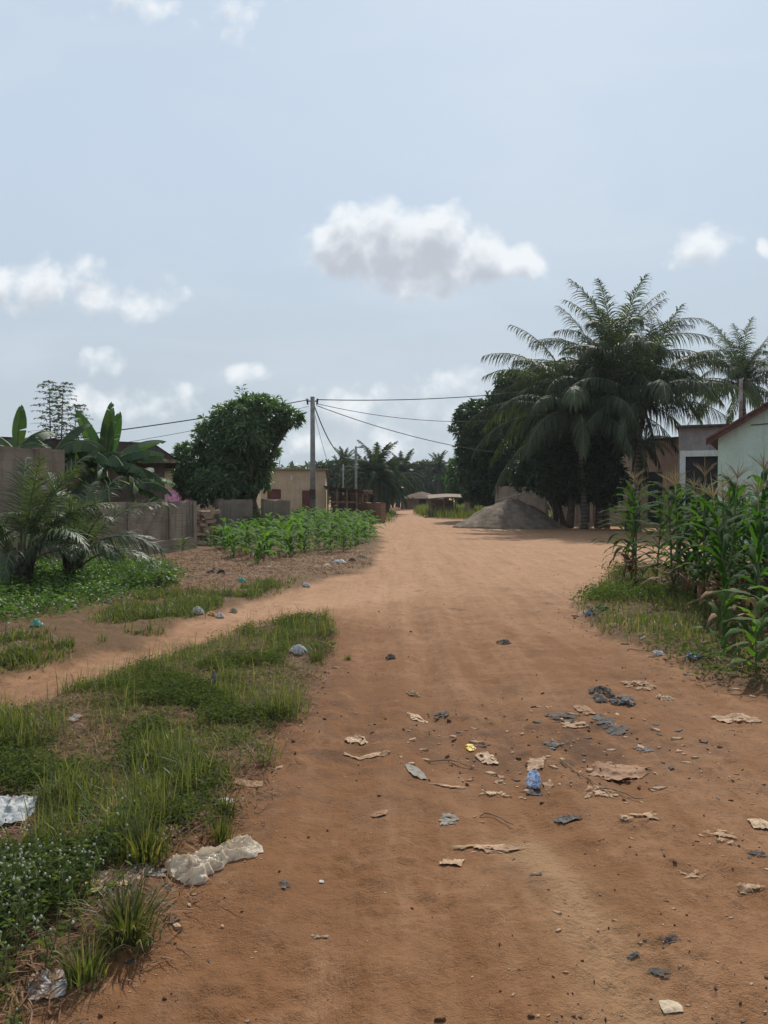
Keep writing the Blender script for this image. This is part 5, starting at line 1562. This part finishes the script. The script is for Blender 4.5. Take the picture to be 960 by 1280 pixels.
tag(mb.build('grass', L_GRASS), 'short grass growing beneath the right maize patch', 'grass', kind='stuff')
tag(mw.build('weeds', L_WEED), 'leafy weeds at the foot of the right maize patch', 'weeds', kind='stuff')
tag(md.build('dry_grass', L_DRY), 'dry stalks littering the edge of the right maize patch', 'grass', kind='stuff')
# far verges
mb = MB()
x, y = scatter(Z_FARR, 26000, lambda a, b: sstep(-.4, .6, sdist(Z_FARR, a, b)) * .9, 30, 0)
blades(mb, x, y, rng.uniform(.3, .8, len(x)), .05, rng.uniform(.05, .6, len(x)), np.clip(rng.beta(2.5, 2.5, len(x)), 0, 1))
x, y = scatter(Z_FARL, 5000, lambda a, b: sstep(-.4, .6, sdist(Z_FARL, a, b)) * .8, 30, 0)
blades(mb, x, y, rng.uniform(.1, .35, len(x)), .05, rng.uniform(.2, .9, len(x)), np.clip(rng.beta(2.5, 2.5, len(x)), 0, 1))
tag(mb.build('tall_grass', L_GRASS), 'taller pale green grass along the far road verges', 'grass', kind='stuff')

# ================================================================== LITTER
def sheet(px, py, wpx, hpx, rot, hgt_m, mat, label, name, cat, ragged=.25, seed=0, crumple=1.0, thick=.004, nr=18, group=None, aspect=None):
    """a torn, creased sheet lying on the ground; size from the picture"""
    x, y, z = GZ(px, py)
    a, b = wpx * y / FPX * .5, hpx * y * y / (CAM_H * FPX) * .5
    if y > 6: ragged = max(ragged, .38)
    if y > 6: b = min(b, a * .9); hgt_m = min(hgt_m, .6 * hpx * y / FPX)
    else: hgt_m *= (.22 if mat in (F_BLACK, F_SLATE) else .4)
    rs = np.random.default_rng(seed + int(px * 7 + py))
    nt = 60
    th = np.linspace(0, 2 * PI, nt + 1)
    sq = 1 / np.maximum(np.abs(np.cos(th)), np.abs(np.sin(th))) ** .7     # between ellipse and rectangle
    edge = sq * (1 + ragged * 2.2 * (fbm(np.cos(th) * 2.6 + 10 + seed, np.sin(th) * 2.6 + 10, int(seed + px), 5, .7) - .5))
    edge = np.maximum(edge, .12)
    edge[-1] = edge[0]
    A = np.zeros((1, nr, nt + 1, 3))
    c, s = math.cos(rot), math.sin(rot)
    for i, r in enumerate(np.linspace(0, 1, nr)):
        u, v = np.cos(th) * edge * r * a, np.sin(th) * edge * r * b
        X, Yq = u * c - v * s, u * s + v * c
        q = fbm(u / max(a, b) * 3.2 + seed * 3.1, v / max(a, b) * 3.2 + 7, 3 + seed, 4)
        fold = np.abs(2 * q - 1)                            # ridges
        q2 = np.abs(2 * fbm(u / max(a, b) * 7 + seed, v / max(a, b) * 7, 13 + seed, 3) - 1)
        dome = (1 - r ** 2.2) * (.45 if y <= 6 else 1)
        curl = r ** 3 * np.clip(vnoise(np.cos(th) * 2.3 + seed * 2.7, np.sin(th) * 2.3 + px * .01, 61 + seed) - .42, 0, 1) * min(.05, .30 * min(a, b)) * (1 if y <= 6 else .3)
        zz = hgt_m * (dome * (.35 + .9 * q) + crumple * (.75 * (1 - fold) ** 3 + .30 * (1 - q2) ** 2) * (.35 + .65 * dome)) + thick + curl
        A[0, i, :, 0] = X; A[0, i, :, 1] = Yq; A[0, i, :, 2] = zz + gz(x + X, y + Yq) - z
    mb = MB(); mb.strips(A)
    if ragged >= .3:          # torn: drop patches towards the rim
        Q = mb.q[0]; ce = A[0].reshape(-1, 3)[Q].mean(1)
        rr = (Q[:, 0] // (nt + 1)) / nr
        tn = fbm(ce[:, 0] / max(a, b) * 2.6 + seed * 1.7, ce[:, 1] / max(a, b) * 4.5 + 3, 31 + seed, 4, .65)
        keep = tn > .36 + (ragged - .3) * .42 * (.35 + rr)
        keep |= rr < .2
        mb.q[0] = Q[keep]; mb.qm[0] = mb.qm[0][keep]
    o = mb.build(name, mat, None, True, (x, y, z))
    return tag(o, label, cat, group)

LIT = 'litter scattered on the dirt road'
def lit(*a, **k): return sheet(*a, group=LIT, **k)
# big crumpled bag, two lobes in one mesh
def big_bag():
    x, y, z = GZ(266, 1072)
    p0, p1 = np.array(G(222, 1092)), np.array(G(316, 1046))
    ax = p1 - p0; L = np.hypot(*ax); ax /= L; ay = np.array([-ax[1], ax[0]])
    n, k = 170, 84
    U_ = np.linspace(0, 1, n); V_ = np.linspace(-1, 1, k)
    A = np.zeros((1, n, k, 3))
    for i, u in enumerate(U_):
        wd = .105 * (np.interp(u, [0, .08, .25, .45, .55, .7, .88, 1], [.45, .95, 1.05, .70, .62, .95, 1.0, .55])) * (1 + .75 * (fbm(u * 7, 3., 2, 3) - .5))
        cen = .02 * math.sin(u * 6.0)
        vv = V_ * wd * (1 + .22 * (fbm(V_ * 2 + u * 8, V_ * 0 + u * 6, 5) - .5)) + cen
        X = p0[0] + ax[0] * u * L + ay[0] * vv; Yq = p0[1] + ax[1] * u * L + ay[1] * vv
        q = (1 - np.abs(2 * fbm(u * 6 + V_ * .6, V_ * 1.7 + u * 2.5, 8, 3) - 1)) ** 4; q2 = (1 - np.abs(2 * fbm(u * 15 + V_ * 2, V_ * 3.4 - u * 3, 9, 3) - 1)) ** 3
        dome = (1 - np.abs(V_) ** 3)
        zz = .006 + dome * (.010 + .034 * q + .017 * q2 + .024 * fbm(u * 5, V_ * 1.2 + 4, 19, 2)) * np.interp(u, [0, .1, .9, 1], [.4, 1, 1, .4])
        A[0, i, :, 0] = X - x; A[0, i, :, 1] = Yq - y; A[0, i, :, 2] = zz + gz(X, Yq) - z
    mb = MB(); mb.strips(A)
    tag(mb.build('plastic_bag', F_WHITE, None, True, (x, y, z)), 'large crumpled off-white plastic bag lying beside the grass edge', 'plastic bag')
big_bag()
sheet(8, 1012, 66, 40, .2, .16, F_COOLWHITE, 'puffed cool white plastic bag in the grass at left picture edge', 'plastic_bag', 'plastic bag', .28, 3, .8)
sheet(60, 1222, 46, 34, .35, .018, F_PRINT, 'flat printed sachet in grey, brown and blue at lower left', 'drink_sachet', 'sachet', .08, 5, .5)
sheet(138, 1106, 66, 26, .1, .012, F_FADED, 'faded yellow and tan wrapper half buried under a tuft', 'food_wrapper', 'wrapper', .22, 6, .5)
sheet(186, 1088, 46, 12, .35, .015, F_GREY, 'pale grey film strip right of the faded wrapper', 'plastic_film', 'litter', .3, 7)
sheet(206, 1044, 30, 15, .3, .008, F_BROWN, 'brown cardboard piece above the large white bag', 'cardboard_piece', 'cardboard', .12, 8, .3)
sheet(280, 998, 22, 11, .2, .03, F_COOLWHITE, 'small silver white sachet at the tip of the grass', 'drink_sachet', 'sachet', .2, 9)
sheet(311, 969, 36, 6, .15, .008, F_BROWN, 'narrow brown cardboard strip by the grass edge', 'cardboard_piece', 'cardboard', .12, 10, .3)
sheet(93, 899, 13, 9, 0, .05, F_GREY, 'small grey crumpled scrap deep in the grass', 'paper_scrap', 'litter', .2, 11)
sheet(268, 856, 12, 14, .9, .07, F_PURPLE, 'purple wrapper standing up in the grass strip', 'food_wrapper', 'wrapper', .15, 12)
sheet(373, 815, 20, 11, -.5, .05, F_COOLWHITE, 'crushed clear bottle with white glints at the grass edge', 'plastic_bottle', 'bottle', .2, 13)
sheet(383, 814, 6, 5, 0, .05, F_TEAL, 'teal bottle cap end beside the crushed clear bottle', 'bottle_cap', 'litter', .2, 13)
sheet(247, 767, 15, 8, .1, .16, F_COOLWHITE, 'rounded white plastic bag by the footpath, larger of two', 'plastic_bag', 'plastic bag', .2, 14)
sheet(275, 767, 11, 6, .1, .10, F_COOLWHITE, 'smaller white plastic bag right of the orange scrap', 'plastic_bag', 'plastic bag', .2, 15)
sheet(265, 766, 9, 5, .1, .10, F_ORANGE, 'orange scrap between two white bags on the verge', 'paper_scrap', 'litter', .2, 16)
sheet(292, 760, 10, 5, .1, .10, F_GREY, 'grey film bunched beyond the two white bags', 'plastic_film', 'litter', .2, 17)
sheet(302, 729, 11, 6, .1, .18, F_TEAL, 'teal plastic bag on the brown mulch', 'plastic_bag', 'plastic bag', .15, 18)
sheet(264, 718, 14, 7, .1, .24, F_BLACK, 'black plastic bag heap on the brown mulch', 'plastic_bag', 'plastic bag', .3, 19)
sheet(277, 720, 12, 6, .1, .14, F_BLACK, 'flatter black bag right of the black heap', 'plastic_bag', 'plastic bag', .3, 20)
sheet(268, 713, 7, 4, .1, .16, F_GREY, 'grey scrap on top of the black bag heap', 'paper_scrap', 'litter', .3, 21)
sheet(383, 731, 10, 5, .1, .12, F_COOLWHITE, 'white film lump where the footpath meets the mulch', 'plastic_film', 'litter', .2, 22)
for i, (px, py, w_, h_, mt, lab) in enumerate(((424, 706, 16, 5, F_COOLWHITE, 'largest white bag in the rubbish pile before young maize'), (408, 709, 10, 4, F_WHITE, 'off-white bag at left of the rubbish pile'), (395, 711, 8, 3, F_WHITE, 'small pale scrap left of the rubbish pile'),
        (440, 704, 10, 4, F_SLATE, 'slate grey bag at right of the rubbish pile'), (415, 703, 12, 4, F_GREY, 'grey bag behind the largest white bag'), (452, 699, 12, 4, F_SLATE, 'dark bag near the road end of the rubbish pile'), (336, 712, 7, 3, F_WHITE, 'pale scrap in front of the lone front maize'))):
    sheet(px, py, w_, h_, .1 * i, .16, mt, lab, 'plastic_bag', 'plastic bag', .25, 30 + i)
sheet(46, 782, 14, 8, .1, .12, F_TEAL, 'teal plastic scrap below the herbs at left', 'plastic_bag', 'plastic bag', .2, 40)
sheet(134, 752, 12, 5, .1, .10, F_GREY, 'blue grey film at the right end of the herbs', 'plastic_film', 'litter', .2, 41)
# on the road
lit(520, 953, 21, 16, .2, .035, F_GREY, 'rounded grey sachet lying on the road, left of the blue one', 'drink_sachet', 'sachet', ragged=.06, seed=50, crumple=.4)
lit(445, 912, 27, 9, .1, .022, F_CREAM, 'cream paper scrap, the leftmost on the road', 'paper_scrap', 'litter', ragged=.3, seed=51)
lit(458, 931, 52, 6, -.03, .018, F_TAN, 'long thin tan strip below the cream scrap', 'paper_strip', 'litter', ragged=.35, seed=52)
lit(588, 921, 11, 7, .1, .022, F_YELLOW, 'tiny bright yellow scrap in the road', 'plastic_scrap', 'litter', ragged=.35, seed=53)
lit(608, 931, 22, 11, .3, .022, F_CREAM, 'crumpled cream paper right of the yellow scrap', 'paper_scrap', 'litter', ragged=.35, seed=54)
lit(671, 935, 21, 13, -.3, .03, F_TAN, 'tan folded paper just behind the blue sachet', 'paper_scrap', 'litter', ragged=.25, seed=55)
lit(685, 961, 13, 7, 0., .01, F_BROWN, 'small brown flat scrap right of the blue sachet', 'paper_scrap', 'litter', ragged=.15, seed=56)
lit(666, 968, 22, 8, 0.1, .01, F_SLATE, 'dark sheet laid as the shadow at the foot of the blue sachet', 'plastic_film', 'litter', ragged=.3, seed=57)  # dark sheet drawn in as the cast shadow of the blue sachet
lit(773, 951, 74, 20, .85, .02, F_BROWN, 'large torn brown cardboard sheet right of the blue sachet', 'cardboard_piece', 'cardboard', ragged=.3, seed=58, crumple=.6)
lit(748, 984, 40, 14, .55, .012, F_TAN, 'shredded tan cardboard below the large torn sheet', 'cardboard_piece', 'cardboard', ragged=.7, seed=59)
lit(752, 860, 30, 9, -.1, .035, F_SLATE, 'slate plastic at left of the black twisted bag', 'plastic_film', 'litter', ragged=.35, seed=60)
lit(778, 868, 30, 8, -.25, .045, F_BLACK, 'black twisted plastic bag in the upper litter', 'plastic_bag', 'plastic bag', ragged=.29, seed=61, crumple=.7)
lit(750, 866, 17, 6, 0., .03, F_GREY, 'pale grey scrap in front of the slate plastic', 'paper_scrap', 'litter', ragged=.3, seed=62)
lit(800, 851, 40, 12, .1, .02, F_TAN, 'crumpled tan paper behind the black twisted bag', 'paper_scrap', 'litter', ragged=.6, seed=63)
lit(832, 865, 18, 6, .1, .02, F_CREAM, 'cream scrap right of the black twisted bag', 'paper_scrap', 'litter', ragged=.4, seed=64)
lit(704, 890, 34, 9, .1, .03, F_SLATE, 'slate rag, left one of the pair above the tan paper', 'plastic_film', 'litter', ragged=.5, seed=65)
lit(755, 893, 26, 12, -.3, .03, F_SLATE, 'slate rag, right one of the pair with tan scraps between', 'plastic_film', 'litter', ragged=.5, seed=66)
lit(772, 901, 24, 9, -.6, .025, F_SLATE, 'slate strip trailing from the right rag', 'plastic_film', 'litter', ragged=.4, seed=67)
lit(730, 880, 20, 12, .0, .05, F_BROWN, 'upright brown cardboard flap between the slate rags', 'cardboard_piece', 'cardboard', ragged=.35, seed=68)
lit(718, 897, 30, 8, .2, .02, F_TAN, 'tan scrap between the two slate rags', 'paper_scrap', 'litter', ragged=.6, seed=69)
lit(693, 915, 26, 8, .5, .025, F_BLACK, 'black shredded plastic above the blue sachet', 'plastic_film', 'litter', ragged=.7, seed=70)
lit(805, 921, 20, 7, .2, .025, F_BLACK, 'black and green scrap right of the large cardboard', 'plastic_film', 'litter', ragged=.6, seed=71)
lit(920, 889, 52, 10, .22, .03, F_TAN, 'pale tan film roll near the right road edge', 'plastic_film', 'litter', ragged=.3, seed=72)
lit(950, 1022, 26, 12, -.1, .04, F_CREAM, 'cream folded paper at right picture edge', 'paper_scrap', 'litter', ragged=.25, seed=73)
lit(714, 1009, 40, 8, .1, .022, F_BLACK, 'black torn strip in the middle road', 'plastic_film', 'litter', ragged=.6, seed=74)
lit(797, 1019, 58, 10, -.05, .018, F_TAN, 'tan and black shredded scrap right of the black strip', 'paper_scrap', 'litter', ragged=.8, seed=75)
lit(602, 1045, 88, 11, .0, .02, F_TAN, 'long ragged tan cardboard strip below the grey film', 'cardboard_piece', 'cardboard', ragged=.55, seed=76)
lit(565, 1061, 28, 14, -.3, .016, F_TAN, 'squarish tan paper below the long cardboard strip', 'paper_scrap', 'litter', ragged=.2, seed=77)
lit(560, 1008, 22, 14, -.2, .012, F_GREY, 'flattened grey green film above the long cardboard strip', 'plastic_film', 'litter', ragged=.5, seed=78)
lit(474, 1005, 20, 7, -.2, .02, F_BROWN, 'curled brown leaf or scrap left of the grey film', 'paper_scrap', 'litter', ragged=.25, seed=79)
lit(839, 1245, 27, 15, -.05, .003, F_PALE, 'flat pale square of paper near the bottom right', 'paper_scrap', 'litter', ragged=.06, seed=80, crumple=.4)
lit(670, 1083, 16, 4, 0., .012, F_BLACK, 'tiny black strip above the sandy streak', 'plastic_film', 'litter', ragged=.3, seed=81)
lit(838, 1173, 26, 10, .3, .012, F_SLATE, 'branching slate scrap, upper of two near bottom right', 'plastic_film', 'litter', ragged=.9, seed=82)
lit(825, 1203, 26, 8, -.5, .010, F_SLATE, 'slate strip, lower of two near bottom right', 'plastic_film', 'litter', ragged=.6, seed=83)
lit(791, 1183, 15, 6, .1, .014, F_BLACK, 'small black scrap left of the branching slate scrap', 'plastic_film', 'litter', ragged=.3, seed=84)
lit(868, 823, 20, 7, .1, .06, F_BLUE, 'dark blue plastic at the edge of right weeds', 'plastic_bag', 'plastic bag', ragged=.2, seed=85)
lit(738, 769, 12, 6, .1, .10, F_BLUE, 'blue plastic at the corner of the right patch', 'plastic_bag', 'plastic bag', ragged=.25, seed=86)
lit(727, 765, 9, 4, .1, .08, F_WHITE, 'white scrap left of the corner blue plastic', 'paper_scrap', 'litter', ragged=.25, seed=87)
lit(752, 764, 20, 6, .1, .10, F_BLACK, 'black bag right of the corner blue plastic', 'plastic_bag', 'plastic bag', ragged=.4, seed=88)
lit(765, 783, 14, 4, .1, .05, F_TAN, 'tan scrap at the patch edge below the blue plastic', 'paper_scrap', 'litter', ragged=.4, seed=89)
lit(823, 812, 13, 4, .0, .02, F_COOLWHITE, 'white flat scrap on the road below the right weeds', 'paper_scrap', 'litter', ragged=.3, seed=90)
lit(900, 1040, 34, 16, -.6, .016, F_TAN, 'torn tan paper below the right edge cream paper', 'paper_scrap', 'litter', ragged=.8, seed=91)
lit(938, 1103, 46, 12, -.1, .014, F_TAN, 'flaky tan paper at the lower right edge', 'paper_scrap', 'litter', ragged=.8, seed=92)
lit(945, 1060, 26, 6, .2, .016, F_SLATE, 'slate twisted strip at the right edge', 'plastic_film', 'litter', ragged=.7, seed=93)
lit(866, 1090, 30, 10, .1, .006, F_TAN, 'faint tan flake patch left of the lower right paper', 'paper_scrap', 'litter', ragged=.7, seed=94)
lit(488, 815, 13, 5, .0, .03, F_SLATE, 'dark grey pebble-like scrap far up the road', 'plastic_film', 'litter', ragged=.25, seed=95)
lit(516, 857, 16, 5, .4, .02, F_TAN, 'tan scrap on the upper road left of centre', 'paper_scrap', 'litter', ragged=.4, seed=96)
lit(521, 886, 22, 7, .3, .02, F_CREAM, 'cream twisted scrap above the grey sachet', 'paper_scrap', 'litter', ragged=.5, seed=97)
lit(552, 882, 16, 6, .3, .02, F_SLATE, 'slate scrap right of the cream twisted scrap', 'plastic_film', 'litter', ragged=.5, seed=98)
lit(630, 797, 18, 4, .0, .03, F_SLATE, 'dark scrap on the distant road before the yard', 'plastic_film', 'litter', ragged=.4, seed=99)
lit(402, 1082, 6, 4, .0, .01, F_COOLWHITE, 'tiny white chip on bare earth left of centre', 'paper_scrap', 'litter', ragged=.2, seed=100)
lit(356, 1098, 14, 7, .3, .012, F_BLACK, 'small black scrap below the large white bag', 'plastic_film', 'litter', ragged=.6, seed=101)
lit(400, 1153, 22, 6, -.1, .008, F_GREY, 'dull green grey leaf scrap on the lower left road', 'plastic_film', 'litter', ragged=.6, seed=102)
lit(560, 966, 50, 4, -.15, .014, F_TAN, 'thin tan strip right of the grey sachet', 'paper_strip', 'litter', ragged=.6, seed=103)
lit(617, 972, 26, 6, .1, .014, F_CREAM, 'cream strip between grey and blue sachets', 'paper_strip', 'litter', ragged=.6, seed=104)

def blue_sachet():
    x, y, z = GZ(667, 963)
    n, k = 30, 16
    th = np.linspace(0, 2 * PI, n + 1)
    A = np.zeros((1, k, n + 1, 3))
    for i, v in enumerate(np.linspace(0, 1, k)):
        r = .040 * float(np.interp(v, [0, .06, .2, .55, .8, .92, 1.], [.72, .95, 1.05, 1.0, .82, .62, .48]))
        wr = 1 + .12 * (fbm(np.cos(th) * 2 + 4, np.sin(th) * 2 + v * 4, 4) - .5) * 2
        A[0, i, :, 0] = np.cos(th) * r * wr; A[0, i, :, 1] = np.sin(th) * r * float(np.interp(v, [0, .5, .85, .95, 1.], [.75, .7, .35, .08, .05])) * wr + .012 * v; A[0, i, :, 2] = v * .095
    mb = MB(); mb.strips(A)
    m, nn = material('blue_print_film')
    o = obco(nn)
    v = nn.noise(o, 70, 3, .6, 1.5)
    c = nn.mix(nn.ramp(v, .46, .56), c4([.16, .24, .42]), c4([.62, .68, .76]))
    finish(nn, bsdf(nn, c, .25, .5, nn.noise(o, 60, 3), .4, .004))
    tag(mb.build('water_sachet', m, None, True, (x, y, z)), 'upright blue printed water sachet in the middle of the road litter', 'sachet', LIT)
blue_sachet()

# twigs
M_TWIG = plain('twig_bark', [.20, .135, .085], .9, .1, .35, 12)
for (xa, ya, xb, yb, lab) in ((784, 807, 815, 810, 'thin twig on the road at the right weed edge'), (0, 788, 35, 781, 'pale bare stick below the herbs at left edge'), (700, 935, 760, 985, 'bent brown stem trailing past the large cardboard'), (745, 980, 800, 990, 'thin brown twig right of shredded cardboard'), (535, 935, 592, 940, 'thin dry stem behind the grey sachet'), (600, 1005, 640, 1012, 'short dry stem in the middle road')):
    a, b = np.array(GZ(xa, ya)), np.array(GZ(xb, yb))
    u = np.linspace(0, 1, 7)[:, None]
    q = a * (1 - u) + b * u + np.c_[0 * u, .04 * np.sin(u * 5), .008 + .012 * np.abs(np.sin(u * 7))]
    q[:, 2] = gz(q[:, 0], q[:, 1]) + .008 + .01 * np.abs(np.sin(u[:, 0] * 7))
    m = MB(); m.tube(q, np.linspace(.0034, .0018, 7) * (1 + .08 * a[1]), 5); tag(m.build('twig', M_TWIG), lab, 'twig')

# small flakes, chips, clods on the road: nobody could count them
def road_debris():
    mb = MB(); md = MB(); mt = MB()
    n = 11000
    y = np.exp(rng.uniform(math.log(2.1), math.log(26), n)); x = rng.uniform(-.62, .62, n) * (y + .5)
    gr, ve, mu, he, ma, fa = masks(x, y)
    keep = np.maximum.reduce([gr, ve, ma]) < .5
        # litter gathers in the hollow and along the edges of grass
    c = G(690, 920)
    near = 1.3 * np.exp(-(((x - c[0]) / 1.0) ** 2 + ((y - c[1]) / .9) ** 2)) + .5 * np.exp(-(np.abs(sdist(Z_GRASS, x, y)) / .35) ** 2) + .5 * np.exp(-(np.abs(sdist(Z_MAIZE, x, y)) / .5) ** 2)
    keep &= rng.random(n) < .06 + .45 * sstep(.52, .7, fbm(x * 1.3, y * 1.3, 88, 3)) + .8 * near
    x, y, near = x[keep], y[keep], near[keep]; n = len(x)
    z = gz(x, y)
    s = rng.gamma(1.5, .0035, n) * (y / 4) ** .5 + .002
    s = np.minimum(s * .85, .016) * np.where(near > .45, 1.5, 1.0)
    az = rng.uniform(0, 6.28, n)
    k = 6
    kind = rng.random(n)
    for sel, m_, flat in ((kind < .5, mb, .18), ((kind >= .5) & (kind < .82), md, .5), (kind >= .82, mt, .12)):
        xs, ys, zs, ss, aa = x[sel], y[sel], z[sel], s[sel], az[sel]
        N_ = len(xs)
        if m_ is not md: ss = ss * np.where(near[sel] > .45, 1.9, 1.0)
        th = np.linspace(0, 2 * PI, k, endpoint=False)
        rad = ss[:, None] * rng.uniform(.5, 1.2, (N_, k)) * np.where(np.abs(np.sin(th)) > .7, .6, 1.3)
        rx = np.cos(th + aa[:, None]) * rad; ry = np.sin(th + aa[:, None]) * rad
        top = np.stack([xs[:, None] + rx * .8, ys[:, None] + ry * .8, zs[:, None] + ss[:, None] * flat * rng.uniform(.6, 1.4, (N_, k)) + .002], -1)
        bot = np.stack([xs[:, None] + rx, ys[:, None] + ry, zs[:, None] - .004 + 0 * rx], -1)
        cen = np.stack([xs, ys, zs + ss * flat * 1.2 + .002], -1)
        V = np.concatenate([bot, top, cen[:, None]], 1).reshape(-1, 3)
        base_ = np.arange(N_)[:, None] * (2 * k + 1)
        j = np.arange(k)[None]; j2 = (j + 1) % k
        Q = np.stack([base_ + j, base_ + j2, base_ + k + j2, base_ + k + j], -1).reshape(-1, 4)
        T = np.stack([base_ + k + j, base_ + k + j2, base_ + 2 * k + 0 * j], -1).reshape(-1, 3)
        m_.add(V, Q, T)
    tag(mb.build('litter_flakes', F_TAN), 'tiny tan paper flakes strewn over the road', 'litter', kind='stuff')
    tag(md.build('dirt_clods', M_BRICK_DARK), 'small dark clods and pebbles strewn over the road', 'clods', kind='stuff')
    tag(mt.build('plastic_flakes', F_SLATE), 'tiny dark plastic flakes strewn over the road', 'litter', kind='stuff')
M_BRICK_DARK = plain('earth_clod', [.115, .058, .032], .95, .1, .4, 20)
road_debris()

# ================================================================== HAZE
def haze():
    mb = MB(); mb.box(-420, 420, -60, 420, -2.5, 32)
    m, n = material('thin_haze')
    v = n.node('ShaderNodeVolumePrincipled')
    v.inputs['Color'].default_value = (.86, .91, .97, 1)
    v.inputs['Density'].default_value = .00032
    v.inputs['Anisotropy'].default_value = .1
    o = n.node('ShaderNodeOutputMaterial'); n.t.links.new(v.outputs[0], o.inputs['Volume'])
    tag(mb.build('haze', m), 'thin pale haze over the village', 'haze', kind='stuff')
haze()
